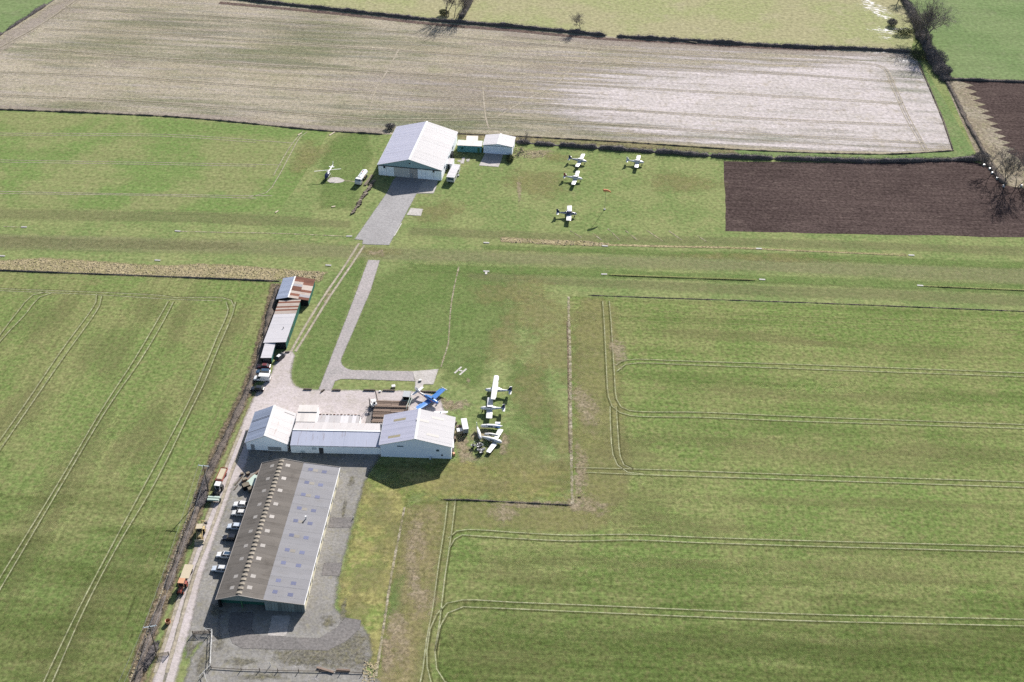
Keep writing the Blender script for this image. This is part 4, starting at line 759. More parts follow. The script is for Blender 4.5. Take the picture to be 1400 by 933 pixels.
for s in (-1, 1): MB().box(s*(w/2-.08), l/2, 1.1, .16, l-.34, 2.2).build('wall', PM['wall_green'], t)
for y0 in (0, l-.16): MB().box(0, y0+.08, 1.1, w, .16, 2.2).build('wall', PM['wall_dark'], t)
slope(t, (-w/2-.15, -.15, 2.24), (-w/2-.15, l+.15, 2.24), (w/2+.15, l+.15, 2.34), (w/2+.15, -.15, 2.34), 6, PM['roof_bright'])
opening(t, -1.0, 1.0, .05, 1.95, .02, 'door', PM['trimdark']); MB().box(w/2+.02, 3, 1.4, .05, 1.2, .8).build('window', PM['glassb'], t)
# 8. green hut + annex by the far hangar
t = thing('green_hut', 'teal hut with flat cream roof beside the large hangar', 'hut', (-18.1, 410.8), R(-3.3))
MB().box(0, 2.1, 1.45, 9.5, 4.2, 2.9).build('wall', PM['wall_teal'], t)
slope(t, (-4.9, -.3, 3.0), (4.9, -.3, 3.0), (4.9, 4.4, 2.95), (-4.9, 4.4, 2.95), 8, PM['roof_cream'], t=.1)
opening(t, -3.4, -2.4, 1.4, 2.1, 0, 'window', PM['wall_green'])
opening(t, 3.2, 4.1, .05, 2.1, 0, 'door', PM['green'])
t = thing('cream_shed', 'small cream flat-roofed shed directly behind the teal hut', 'hut', (-17.2, 415.4), 0)
MB().box(0, 1.9, 1.35, 4.3, 3.7, 2.7).build('wall', PM['wall_cream'], t)
slope(t, (-2.3, -.1, 2.8), (2.3, -.1, 2.8), (2.3, 4.0, 2.74), (-2.3, 4.0, 2.74), 4, PM['roof_cream'], t=.1)
MB().box(2.17, 2, 1.1, .05, .9, 2.0).build('door', PM['trimdark'], t)

# ------------------------------------------------------------------ vehicles
def wheel(parent, x, y, r, w=.2, mat='rubber', rim='metal', name='wheel'):
    o = MB().tube((x, y-w/2, r), (x, y+w/2, r), r, n=14).build(name, PM[mat], parent)
    MB().tube((x, y-w/2-.012, r), (x, y+w/2+.012, r), r*.58, n=10).build('rim', PM[rim], o)
    return o
def heading(nose, tail, h=.5):
    a, b = at(*nose, h), at(*tail, h); d = a-b; m = (a+b)/2; return m.x, m.y, math.degrees(math.atan2(d.y, d.x))
def car(label, px, ang, col, L=4.1, Wd=1.68, H=1.40, roofm=None, kind='saloon', group='cars parked beside the long shed', cat='car', xy=None):
    p = at(*px, .6) if xy is None else xy
    t = thing('parked_car' if kind != 'van' else 'parked_van', label, cat, (p[0], p[1]), R(ang), group)
    m = PM[col]; hw = Wd/2
    def ring(x, zb, zt, w):
        return [(x, -w*.92, zb), (x, -w, zb+(zt-zb)*.35), (x, -w*.97, zt-.08), (x, -w*.82, zt), (x, w*.82, zt), (x, w*.97, zt-.08), (x, w, zb+(zt-zb)*.35), (x, w*.92, zb)]
    bl = .86 if kind != 'van' else 1.0
    if kind == 'van': sec = [(-L/2, .3, 1.0, hw*.96), (-L/2+.1, .24, 1.05, hw), (L/2-1.5, .24, 1.05, hw), (L/2-.75, .24, .98, hw), (L/2-.1, .28, .82, hw*.95), (L/2, .34, .66, hw*.86)]
    else: sec = [(-L/2, .34, .80, hw*.88), (-L/2+.12, .26, bl, hw*.97), (-.9, .22, bl, hw), (.7, .22, bl, hw), (L/2-.7, .22, .80, hw), (L/2-.12, .26, .70, hw*.95), (L/2, .34, .60, hw*.84)]
    body = MB().loft([ring(*s_) for s_ in sec])
    if kind == 'saloon': cb = [-L/2+.45, -L/2+1.05, .30, .95]
    elif kind == 'hatch': cb = [-L/2+.12, -L/2+.55, .25, .95]
    elif kind == 'estate': cb = [-L/2+.10, -L/2+.35, .30, .95]
    else: cb = [-L/2+.03, -L/2+.12, L/2-1.65, L/2-.85]
    zb = bl-.03 if kind != 'van' else 1.0; x0, x1, x2, x3 = cb; tw = hw*.74 if kind != 'van' else hw*.86; bw = hw*.9
    cv = [(x0, -bw, zb), (x3, -bw, zb), (x3, bw, zb), (x0, bw, zb), (x1, -tw, H), (x2, -tw, H), (x2, tw, H), (x1, tw, H)]
    body.add(cv, [(4, 5, 6, 7), (0, 1, 5, 4), (2, 3, 7, 6), (1, 2, 6, 5), (3, 0, 4, 7)])
    body.box((x1+x2)/2, 0, H+.012, (x2-x1)*.92, tw*1.8, .03)
    body.build('body', m, t)
    if roofm: MB().box((x1+x2)/2, 0, H+.035, (x2-x1)*.8, tw*1.5, .02).build('roof_panel', PM[roofm], t)
    def inq(A, B, C, D, k=.88, off=.02):
        A, B, C, D = [Vector(q) for q in (A, B, C, D)]; c = (A+B+C+D)/4; n = (B-A).cross(D-A).normalized()
        if n.dot(c-Vector((0, 0, .6))) < 0: n = -n
        q = [c+(P_-c)*k+n*off for P_ in (A, B, C, D)]; qb = [P_-n*.03 for P_ in q]
        return MB().add(q+qb, [(0, 1, 2, 3), (7, 6, 5, 4), (0, 4, 5, 1), (1, 5, 6, 2), (2, 6, 7, 3), (3, 7, 4, 0)])
    inq(cv[1], cv[2], cv[6], cv[5]).build('windscreen', PM['glass'], t)
    inq(cv[3], cv[0], cv[4], cv[7]).build('rear_window', PM['glass'], t)
    for s_ in (0, 1):
        i = (0, 1, 5, 4) if s_ == 0 else (3, 2, 6, 7); A, B, C, D = [Vector(cv[j]) for j in i]
        if kind == 'van': inq(A.lerp(B, .72), B, C, D.lerp(C, .72), .84).build('side_window', PM['glass'], t)
        else:
            inq(A, A.lerp(B, .5), D.lerp(C, .5), D, .84).build('side_window', PM['glass'], t); inq(A.lerp(B, .5), B, C, D.lerp(C, .5), .84).build('side_window', PM['glass'], t)
    for s_ in (-1, 1):
        MB().box(L/2-.05, s_*hw*.66, .60, .1, .34, .14).build('headlight', PM['lamp'], t)
        MB().box(-L/2+.03, s_*hw*.68, .68, .1, .30, .14).build('tail_light', PM['lampr'], t)
        MB().box(x3-.25, s_*(hw+.06), .95, .1, .16, .1).build('mirror', m, t)
        for xw in (L/2-.8, -L/2+.78): wheel(t, xw, s_*(hw-.1), .31)
    MB().box(L/2+.02, 0, .42, .12, Wd*.86, .16).build('bumper', PM['darkmetal'], t); MB().box(-L/2-.02, 0, .44, .12, Wd*.86, .16).build('bumper', PM['darkmetal'], t)
    MB().box(L/2+.085, 0, .45, .02, .5, .11).build('number_plate', PM['white'], t); MB().box(-L/2-.085, 0, .5, .02, .5, .11).build('number_plate', PM['yellow'], t)
    return t
G1 = 'cars parked beside the long shed'
car('white saloon with dark windscreen, nearest the scrap heap at the shed corner', (330, 690), 176, 'white', 4.2)
car('plain white hatchback, second car from the scrap heap', (327.5, 701.5), 178, 'white2', 4.0, kind='hatch')
car('silver-blue estate car parked directly beyond the black saloon by the shed', (321.5, 720), 177, 'silver', 4.1, kind='estate')
car('black saloon in the row beside the long shed', (315, 735.5), 177, 'blackcar', 4.1)
car('white hatchback with a dark roof panel beside the long shed', (307.5, 759), 175, 'white', 4.2, kind='hatch', roofm='bluecar')
car('pale silver estate car at the near end of the shed row', (301, 778), 176, 'silver', 4.2, kind='estate', roofm='white2')
G2 = 'vehicles parked by the lane sheds'
car('dark red saloon parked closest to the green lane hut', (360.5, 501), 178, 'redcar', 4.1, group=G2)
car('dark blue estate between the red car and the white van', (359.5, 508.5), 178, 'bluecar', 4.3, group=G2, kind='estate')
car('white panel van parked among the cars by the lane', (358.5, 517.5), 177, 'white', 5.0, 1.9, 2.0, group=G2, kind='van', cat='van')
car('black hatchback parked on the near side of the white van', (352, 531.5), 176, 'blackcar', 3.9, group=G2, kind='hatch')
car('black car with white rear facing the dark end of the white lane shed', (383, 488), 62, 'blackcar', 3.7, group=G2, kind='hatch', roofm='white')

def tractor(name, label, px, ang, body, cabm, roofm, loader=False, hoe=False, cat='tractor', sc=1.0, h=1.2):
    p = at(*px, h); t = thing(name, label, cat, (p.x, p.y), R(ang)); t.scale = (sc, sc, sc)
    MB().box(1.15, 0, 1.05, 1.7, .8, .75, taper=.85).build('bonnet', PM[body], t)
    MB().box(.3, 0, .7, 3.4, .55, .4).build('chassis', PM['darkmetal'], t)
    c = MB()
    for sx in (-1.05, .25):
        for sy in (-.62, .62): c.box(sx, sy, 1.85, .1, .1, 1.3)
    c.box(-.4, 0, 1.2, 1.4, 1.3, .3); c.build('cab_frame', PM[cabm], t)
    MB().box(-.4, 0, 2.55, 1.6, 1.5, .14).build('cab_roof', PM[roofm], t)
    for sy in (-1, 1): MB().box(-.4, sy*.6, 1.9, 1.15, .05, 1.05).build('side_window', PM['glass'], t)
    MB().box(.22, 0, 1.9, .05, 1.1, 1.05).build('windscreen', PM['glass'], t); MB().box(-1.02, 0, 1.9, .05, 1.1, 1.05).build('rear_window', PM['glass'], t)
    for sy in (-1, 1):
        wheel(t, -.75, sy*.85, .78, .42, rim=body); wheel(t, 1.55, sy*.72, .46, .3, rim=body)
        MB().box(-.75, sy*.85, 1.62, 1.0, .5, .1).build('mudguard', PM[body], t)
    MB().tube((1.5, .25, 1.4), (1.5, .25, 2.2), .05).build('exhaust', PM['darkmetal'], t)
    if loader:
        for sy in (-1, 1): MB().tube((.3, sy*.62, 1.5), (2.6, sy*.62, .7), .1).build('loader_arm', PM[body], t)
        MB().prism([(2.5, .15), (3.3, .15), (3.25, .3), (2.65, .3), (2.6, 1.0), (2.45, 1.0)], -1.1, 1.1).build('front_bucket', PM[loader], t)
    if hoe:
        MB().tube((-1.4, 0, .9), (-2.3, .3, 2.6), .16, .13).build('boom', PM[body], t); MB().tube((-2.3, .3, 2.6), (-3.1, .9, 1.2), .12, .1).build('dipper', PM[body], t)
        MB().box(-3.15, .95, .8, .5, .6, .6, rz=-.4).build('digging_bucket', PM['darkmetal'], t)
        for sy in (-1, 1): MB().tube((-1.3, sy*.5, .8), (-1.6, sy*1.15, .1), .08).build('stabiliser', PM[body], t)
    return t
tractor('backhoe_loader', 'yellow backhoe loader parked on the lane verge', (273.5, 727), -84, 'yellow', 'yellow', 'cream', loader='cream', hoe=True, cat='digger', sc=1.05)
tractor('tractor', 'tractor with a white cab behind the pale green implement', (298, 668), -97, 'darkmetal', 'white', 'white')
tractor('tractor', 'rusty red tractor with orange roof hitched to the cream trailer', (248.5, 801), -95, 'red', 'orange', 'orange')
def trailer(name, label, px, ang, L, Wd, z, deck, side, sides=.5, cat='trailer', cover=None):
    p = at(*px, z); t = thing(name, label, cat, (p.x, p.y), R(ang))
    MB().box(0, 0, z, L, Wd, .14).build('deck', PM[deck], t); MB().box(0, 0, z-.2, L*.9, .5, .2).build('chassis', PM['darkmetal'], t)
    if sides:
        for sy in (-1, 1): MB().box(0, sy*(Wd/2-.03), z+sides/2+.06, L, .06, sides).build('side_board', PM[side], t)
        for sx in (-1, 1): MB().box(sx*(L/2-.03), 0, z+sides/2+.06, .06, Wd-.14, sides).build('end_board', PM[side], t)
    if cover: MB().box(0, 0, z+sides*.55+.1, L*.94, Wd*.86, .5, taper=.86).build('load', PM[cover], t)
    for sy in (-1, 1): wheel(t, -L*.2, sy*(Wd/2-.12), .42, .26)
    MB().tube((L/2, .3, z-.25), (L/2+1.1, 0, z-.35), .05).build('drawbar', PM['darkmetal'], t); MB().tube((L/2, -.3, z-.25), (L/2+1.1, 0, z-.35), .05).build('drawbar', PM['darkmetal'], t)
    return t
trailer('tipping_trailer', 'red farm trailer with a cream load on the verge', (303, 650), -96, 4.9, 1.9, 1.0, 'red', 'red', .5, cover='cream')
trailer('flat_trailer', 'empty cream flat trailer behind the rusty tractor', (255.3, 781.5), -93, 4.4, 2.2, 1.1, 'cream', 'cream', 0)
t = thing('seed_drill', 'pale green seed drill with long hoppers parked on the verge', 'farm implement', at(292, 682, .8).to_2d().to_3d(), R(-2))
for y in (-.55, .35): MB().box(0, y, .95, 3.3, .6, .45, taper=.9).build('hopper', PM['palegreen'], t); MB().box(0, y, .7, 3.2, .3, .12).build('frame', PM['darkmetal'], t)
for x in (-1.75, 1.75): MB().tube((x-.12, -.1, .5), (x+.12, -.1, .5), .5, n=12).build('wheel', PM['rubber'], t)
for i in range(9): MB().tube((-1.5+i*.375, -.3, .6), (-1.5+i*.375, -.7, .1), .05).build('coulter', PM['darkmetal'], t)
MB().tube((-1.0, .6, .8), (-1.35, 1.9, .6), .06).build('drawbar', PM['darkmetal'], t)
# fuel bowser and trailer by the hangar
t = thing('fuel_bowser', 'white fuel bowser lorry with red marks left of the large hangar', 'lorry', at(494, 243.5, 1.2).to_2d().to_3d(), R(-104)); t.scale = (1.12, 1.15, 1.15)
MB().box(-.4, 0, .8, 7.0, 1.0, .25).build('chassis', PM['darkmetal'], t)
MB().loft([[(x, math.cos(a_)*r_*1.05, 1.65+math.sin(a_)*r_*.75) for a_ in [k*math.pi/7 for k in range(14)]] for x, r_ in ((-3.7, .7), (-3.55, 1.0), (1.55, 1.0), (1.7, .7))]).build('tank', PM['white'], t, smooth=False)
MB().box(-1.2, 0, 2.42, 4.4, .5, .1).build('walkway', PM['silver'], t); MB().box(-.6, .98, 1.6, 1.6, .1, .4).build('marking', PM['red'], t); MB().box(-1.6, 0, 2.49, .7, .4, .05).build('marking', PM['red'], t)
for x in (-2.4, -.4): MB().tube((x, 0, 2.4), (x, 0, 2.62), .25, n=10).build('hatch', PM['metal'], t)
MB().loft([[(x, -1.05, .5), (x, -1.05, zt), (x, -.9, zt+.12), (x, .9, zt+.12), (x, 1.05, zt), (x, 1.05, .5)] for x, zt in ((1.9, 2.1), (2.9, 2.1), (3.35, 1.5), (3.5, 1.2))]).build('cab', PM['white'], t)
MB().box(3.2, 0, 1.78, .05, 1.8, .62, ry=-.62).build('windscreen', PM['glass'], t)
for sy in (-1, 1):
    MB().box(2.5, sy*1.07, 1.65, .7, .04, .55).build('side_window', PM['glass'], t)
    for x in (2.6, -1.4, -2.5): wheel(t, x, sy*.95, .48, .3)
t = thing('timber_baulk', 'long pale timber baulk lying beside the white bowser', 'timber', at(504, 247).to_2d().to_3d(), R(75))
for y in (-.35, .2): MB().box(0, y, .2, 8.0, .45, .4).build('beam', PM['timberpale'], t)
# mobile cabin, small box behind
t = thing('mobile_cabin', 'long white mobile cabin beside the large hangar corner', 'cabin', (-24.3, 386.4), R(-11))
MB().box(0, 5.0, 1.45, 2.9, 9.8, 2.1).build('body', PM['white2'], t); slope(t, (-1.55, -.1, 2.56), (-1.55, 10.1, 2.56), (1.55, 10.1, 2.6), (1.55, -.1, 2.6), 8, PM['roof_bright'])
MB().box(0, 5, .25, 2.4, 8.6, .3).build('chassis', PM['darkmetal'], t); opening(t, -1.1, 1.1, 1.3, 2.1, .1, 'window', PM['glassb'])
for y in (2, 4.4, 7.4): MB().box(1.47, y, 1.7, .05, 1.2, .8).build('window', PM['glass'], t)
MB().box(1.47, 5.9, 1.4, .06, .8, 1.9).build('door', PM['trimdark'], t); MB().box(1.75, 5.9, .3, .5, .9, .3).build('doorstep', PM['grey'], t)
for sy in (-1, 1): MB().tube((sy*1.3-.1, 6.0, .36), (sy*1.3+.1, 6.0, .36), .36, n=12).build('wheel', PM['rubber'], t)
t = thing('white_store', 'square white store tucked between the hangar wall and mobile cabin', 'shed', (-25.6, 397.3), R(-8.8))
MB().box(0, 2, 1.05, 2.9, 4, 2.1).build('wall', PM['wall_white'], t); slope(t, (-1.6, -.1, 2.16), (1.6, -.1, 2.16), (1.6, 4.2, 2.3), (-1.6, 4.2, 2.3), 3, PM['roof_white'])
opening(t, -.4, .5, .05, 1.9, 0, 'door', PM['trimdark'])
# forklift, grey box trailer, timber stack
t = thing('forklift', 'white forklift with raised mast beside the brown timber stack', 'forklift', at(510, 551, 1.4).to_2d().to_3d(), R(200))
MB().box(-.2, 0, .75, 1.9, 1.2, .8, taper=.9).build('body', PM['white'], t); MB().box(-.2, 0, 2.25, 1.3, 1.2, .1).build('cab_roof', PM['white'], t)
for x in (-.75, .35):
    for y in (-.5, .5): MB().tube((x, y, 1.1), (x, y, 2.25), .05).build('cab_post', PM['white2'], t)
MB().box(-.4, 0, 1.3, .5, .6, .5).build('seat', PM['wall_dark'], t)
for y in (-.35, .35): MB().box(1.0, y, 1.7, .12, .1, 3.3).build('mast', PM['darkmetal'], t); MB().box(1.6, y, .3, 1.1, .12, .06).build('fork', PM['darkmetal'], t)
for y in (-1, 1): wheel(t, .6, y*.55, .36, .25); wheel(t, -.8, y*.55, .3, .22)
t = thing('box_trailer', 'grey box trailer with an open dark end beside the blue aircraft', 'trailer', at(556, 543, 1.0).to_2d().to_3d(), R(-6))
for s_ in (-1, 1): MB().box(s_*1.0, .2, 1.2, .08, 2.6, 1.5).build('side_panel', PM['grey'], t)
MB().box(0, .2, 1.98, 2.08, 2.6, .06).build('roof', PM['grey'], t); MB().box(0, 1.46, 1.2, 1.92, .08, 1.5).build('end_panel', PM['grey'], t); MB().box(0, .2, .42, 1.92, 2.5, .1).build('floor', PM['wall_dark'], t)
MB().box(0, -1.5, .62, 2.0, .9, .06).build('tail_ramp', PM['palegreen'], t)
for s_ in (-1, 1): MB().tube((s_*1.15-.1, .2, .35), (s_*1.15+.1, .2, .35), .35, n=12).build('wheel', PM['rubber'], t)
t = thing('timber_stack', 'wide stack of long brown timber baulks behind the hangars', 'timber stack', (-34.6, 249.6), R(-.5))
for k in range(4):
    MB().box(-4.3+k*2.87, 4.6, .12, .25, 9.6, .24).build('bearer', PM['log'], t)
for i in range(13):
    y = .2+i*.73; zz = .42+.1*(i % 3 == 0)
    for hlf in (0, 1):
        x0 = -4.9+.1*RNG.uniform(-1, 1) if hlf == 0 else .02; x1 = -.02 if hlf == 0 else 4.9+.15*RNG.uniform(-1, 1)
        MB().box((x0+x1)/2, y+.04*RNG.uniform(-1, 1), zz, x1-x0-.04, .55+.06*RNG.uniform(-1, 1), .36+.05*RNG.uniform(-1, 1)).build('beam', PM['timber'], t)
    if i in (2, 8): MB().box(0, y+.37, .80, 9.5, .34, .34).build('beam', PM['timber'], t)
t = thing('steel_trestle', 'pale green steel trestle standing against the timber stack', 'trestle', at(560, 556).to_2d().to_3d(), R(80))
for y in (-.5, .5):
    MB().tube((-2, y, 0), (-2, y*.6, 1.8), .06).build('leg', PM['palegreen'], t); MB().tube((2, y, 0), (2, y*.6, 1.8), .06).build('leg', PM['palegreen'], t); MB().tube((-2.2, y*.6, 1.8), (2.2, y*.6, 1.8), .07).build('rail', PM['palegreen'], t)
# sleepers edging the yard
G3 = 'timber sleepers edging the yard'
for i, (a_, b_, lab) in enumerate([((415, 533), (426.5, 533.3), 'dark timber sleeper at the left end of the lawn edge'), ((454.5, 534), (466, 534.2), 'dark timber sleeper just right of the path foot'), ((497, 534.3), (513, 534.6), 'timber sleeper above the white forklift'), ((523.5, 534.6), (540, 535), 'timber sleeper between forklift and grey box trailer'), ((574, 536), (599, 536.6), 'long timber sleeper beyond the blue aircraft'), ((439, 537), (443.5, 533.6), 'black log lying slantwise at the foot of the path'), ((390, 482.5), (396, 482), 'short black log where the twin ruts reach the gravel')]):
    A, B = at(*a_), at(*b_); d = B-A
    o = MB().box(0, 0, .22, d.length, .35, .44).build('sleeper', PM['log'], None, loc=((A+B)/2)[:2]+(0,) if False else ((A.x+B.x)/2, (A.y+B.y)/2, 0), rz=math.atan2(d.y, d.x)); tag(o, lab, 'sleeper', G3)
A, B = at(513.5, 535), at(516.5, 549); d = B-A
o = MB().tube((0, 0, .12), (d.length, 0, .12), .12).build('fallen_pole', PM['log'], None, loc=(A.x, A.y, 0), rz=math.atan2(d.y, d.x)); tag(o, 'brown pole lying from a sleeper to the forklift', 'pole')
# white boxes on the grass
for px, py, s_, lab, nm in [(538, 529, 1.0, 'pale box on the grass above the timber sleeper', 'wooden_box'), (574.5, 520.5, .7, 'small white box on the concrete pad end', 'wooden_box'), (628.5, 590, 1.5, 'square cream crate beside the white container', 'crate'), (519.5, 535.5, .5, 'tiny white bin between two sleepers', 'bin')]:
    p = at(px, py, s_*.3); t = thing(nm, lab, 'box', (p.x, p.y), R(12)); MB().box(0, 0, s_*.35, s_, s_*.9, s_*.7).build('body', PM['cream'], t); MB().box(0, 0, s_*.72, s_*1.06, s_*.96, .05).build('lid', PM['white'], t)
t = thing('white_container', 'narrow white container standing beside the square cream crate', 'container', at(635.5, 583, 1.0).to_2d().to_3d(), R(100))
MB().box(0, 0, 1.15, 4.5, 1.5, 1.5).build('body', PM['white2'], t); MB().box(0, 0, 1.94, 4.6, 1.6, .08).build('lid', PM['white'], t)
for x in (-1.6, 1.6):
    for y in (-1, 1): wheel(t, x, y*.6, .3, .2)
MB().box(-2.28, 0, 1.1, .05, 1.2, 1.2).build('door', PM['grey'], t)
G4 = 'scrap against the hangar side wall'
for i, (px, py, sx, sy, sz, m, lab) in enumerate([(617.5, 590, 1.2, 2.2, 1.6, 'wall_dark', 'black cabinet against the right hangar wall'), (619, 609, .7, 4.0, 1.5, 'white2', 'long white panel leaning by the right hangar wall'), (622, 600, .6, 1.2, .8, 'timber', 'brown scrap crate near the right hangar wall'), (627, 583.5, 1.4, .9, .6, 'timber', 'brown pallet heap behind the square cream crate'), (620.5, 621, .6, .8, .7, 'orange', 'rusty drum crate at the hangar front corner'), (622.5, 578, .8, .8, .7, 'timberpale', 'pale wooden box by the far end of the hangar side wall')]):
    p = at(px, py, sz*.5); t = thing('scrap_cabinet' if i == 0 else 'leaning_board' if i == 1 else 'scrap_crate', lab, 'scrap', (p.x, p.y), R(-3+7*i), G4)
    MB().box(0, 0, sz/2, sx, sy, sz, taper=.94).build('body', PM[m], t); MB().box(0, 0, sz+.03, sx*.9, sy*.9, .06).build('top', PM['trim' if m == 'white2' else m], t); MB().box(sx*.5, 0, sz*.5, .06, sy*.5, sz*.6).build('front', PM['trimdark'], t)
# scrap heap at the long shed corner
def plank(name, lab, a_, b_, h, w, z, mat, cat='timber', grp=None):
    A, B = at(*a_, z), at(*b_, z); d = B-A
    o = MB().box(0, 0, 0, d.length, w, h).build(name, PM[mat], None, loc=((A.x+B.x)/2, (A.y+B.y)/2, z), rz=math.atan2(d.y, d.x)); return tag(o, lab, cat, grp)
G5 = 'scrap heap at the shed corner'
plank('timber_beam', 'long brown beam slanting across the scrap heap', (333, 661), (356, 643), .5, .55, .25, 'timber', grp=G5)
plank('sheet_panel', 'pale green flat sheet propped in the scrap heap', (340.5, 663), (353, 651), .1, 2.6, .9, 'palegreen', 'panel', G5)
plank('timber_beam', 'thin dark beam lying along the lane edge', (322, 663), (331, 651.5), .25, .3, .12, 'log', grp=G5)
plank('timber_beam', 'short dark beam nearest the lane in the scrap heap', (320, 670), (325, 664), .22, .3, .11, 'log', grp=G5)
for px, py, s_, m, lab in [(336.5, 665.5, 1.6, 'wall_dark', 'black tank in the scrap heap'), (343, 669.5, 1.3, 'timberpale', 'pinkish crate at the wall end of the scrap heap'), (334.5, 656.5, 1.0, 'orange', 'orange box on top of the scrap heap'), (339, 648, .8, 'timber', 'brown crate at the far side of the scrap heap'), (331, 648, .6, 'timber', 'small broken crate near the lane by the scrap heap')]:
    p = at(px, py, s_*.4); t = thing('scrap_crate', lab, 'scrap', (p.x, p.y), R(30), G5); MB().box(0, 0, s_*.45, s_*1.2, s_, s_*.9).build('body', PM[m], t); MB().box(0, 0, s_*.92, s_*1.1, s_*.9, .06).build('lid', PM['timberpale'], t)
p = at(229.6, 850, .5); t = thing('drum', 'open rusty drum standing on the verge grass', 'drum', (p.x, p.y)); dm = MB()
dm.tube((0, 0, 0), (0, 0, .95), .62, n=16, cap=False); dm.tube((0, 0, .95), (0, 0, .9), .62, .54, n=16, cap=False); dm.tube((0, 0, .9), (0, 0, .1), .54, n=16, cap=False); dm.build('shell', PM['orange'], t); MB().tube((0, 0, .06), (0, 0, .12), .54, n=16).build('base', PM['wall_dark'], t)

# ------------------------------------------------------------------ aircraft
def airfoil(c, th, n=7):
    xs = [.5*(1-math.cos(math.pi*i/n)) for i in range(n+1)]
    f = lambda x: 5*th*(.2969*math.sqrt(x)-.126*x-.3516*x*x+.2843*x**3-.1036*x**4)
    return [(-c*x, c*f(x)) for x in xs]+[(-c*x, -c*f(x)*.7) for x in xs[::-1][1:-1]]
def wing_mb(span0, span1, c0, c1, x0, x1, z0, z1, th=.13):
    rs_ = []
    for s_, c, x, z in ((span0, c0, x0, z0), (span0+(span1-span0)*.97, c0+(c1-c0)*.97, x0+(x1-x0)*.97, z0+(z1-z0)*.97), (span1, c1*.8, x1-.1, z1)):
        rs_.append([(x+px_, s_, z+pz_) for px_, pz_ in airfoil(c, th)])
    return MB().loft(rs_)
def fus_mb(secs, n=14):
    rs_ = []
    for x, zc, hw, hh in secs: rs_.append([(x, math.copysign(abs(math.cos(a_))**.8, math.cos(a_))*hw, zc+math.copysign(abs(math.sin(a_))**.8, math.sin(a_))*hh) for a_ in [2*math.pi*k/n for k in range(n)]])
    return MB().loft(rs_)
def plane(label, xy, ang, L=7.2, span=10.7, high=False, fm='white', wm='white', fin='white', stripe=None, ch=1.55, tailspan=3.4, taper=.85, group=None, xoff=0.0, tipm=None, rear=None):
    t = thing('light_aircraft', label, 'aircraft', (xy[0], xy[1]), R(ang), group)
    zc = 1.25 if not high else 1.35; k = L/7.2
    sec = [(2.35*k, zc-.05, .16, .16), (2.25*k, zc-.05, .40, .34), (1.5*k, zc, .52, .46), (.6*k, zc+.04, .58, .56), (-.6*k, zc+.06, .56, .54), (-1.7*k, zc+.08, .40, .40), (-3.2*k, zc+.15, .20, .24), (-4.6*k, zc+.25, .07, .14)]
    fo = fus_mb(sec[:6]+([] if rear else sec[6:])).build('fuselage', PM[fm], t, smooth=True)
    if rear: fus_mb(sec[5:]).build('rear_fuselage', PM[rear], t, smooth=True)
    if stripe:
        for s_ in (-1, 1): MB().loft([[(x, s_*w_, z0+.0), (x, s_*(w_-.06), z0+h_), (x, s_*(w_-.2), z0+h_), (x, s_*(w_-.2), z0)] for x, w_, z0, h_ in ((2.2*k, .46, zc-.05, .16), (.6*k, .62, zc+.0, .22), (-1.7*k, .46, zc+.06, .18), (-4.4*k, .13, zc+.25, .12))]).build('stripe', PM[stripe], t)
    # cabin
    cz = zc+.5
    if high:
        MB().loft([[(x, -w_, zb_), (x, -w_*.88, zt_), (x, w_*.88, zt_), (x, w_, zb_)] for x, w_, zb_, zt_ in ((1.15*k, .46, zc+.3, zc+.45), (.55*k, .54, zc+.2, zc+.92), (-.9*k, .5, zc+.2, zc+.88), (-1.9*k, .3, zc+.3, zc+.45))]).build('cabin', PM[fm], t)
        MB().box(.88*k, 0, zc+.68, .05, .8, .5, ry=-.6).build('windscreen', PM['glassb'], t)
        for s_ in (-1, 1): MB().box(-.15, s_*.545, zc+.52, 1.5, .04, .38).build('side_window', PM['glassb'], t)
    else:
        MB().loft([[(x, -w_, zb_), (x, -w_*.72, zt_), (x, w_*.72, zt_), (x, w_, zb_)] for x, w_, zb_, zt_ in ((1.0*k, .46, zc+.3, zc+.46), (.45*k, .52, zc+.3, zc+.86), (-.75*k, .48, zc+.3, zc+.84), (-1.8*k, .3, zc+.3, zc+.44))]).build('cabin', PM[fm], t)
        MB().box(.74*k, 0, zc+.70, .05, .74, .46, ry=-.85).build('windscreen', PM['glass'], t)
        for s_ in (-1, 1): MB().box(-.15, s_*.47, zc+.6, 1.45, .06, .3, rx=-s_*.38 if True else 0).build('side_window', PM['glass'], t)
        MB().box(-1.25*k, 0, zc+.66, .05, .5, .3, ry=.9).build('rear_window', PM['glass'], t)
    # wings
    zw = zc+.98 if high else zc-.32; zt = zw+(.12 if high else .45); y0 = 0.0 if high else .45
    for s_ in (-1, 1):
        w_ = wing_mb(s_*y0, s_*span/2, ch, ch*taper, .65*k+xoff, .65*k+xoff-(ch-ch*taper)*.3, zw, zt).build('wing', PM[wm], t)
        MB().box(.65*k+xoff-ch*.86, s_*span*.36, (zw+zt)/2+.12+(0.0 if high else .03), ch*.2, span*.17, .03, rx=s_*math.atan2(zt-zw, span/2-y0)).build('aileron', PM[wm if wm != 'navy' else 'white'], w_)
        if tipm: MB().tube((.75*k+xoff, s_*span/2, zt), (.65*k+xoff-ch*1.05, s_*span/2, zt), .17, .1, n=8).build('tip_tank', PM[tipm], w_)
        if high: MB().tube((.35*k, s_*.5, zc-.3), (.2*k, s_*span*.27, zw+.02), .05, n=6).build('wing_strut', PM['white'], t)
    # tail
    for s_ in (-1, 1): wing_mb(s_*.05, s_*tailspan/2, .95, .7, -3.75*k, -3.9*k, zc+.3, zc+.3, .09).build('tailplane', PM[wm if wm != 'blue' else 'white'], t)
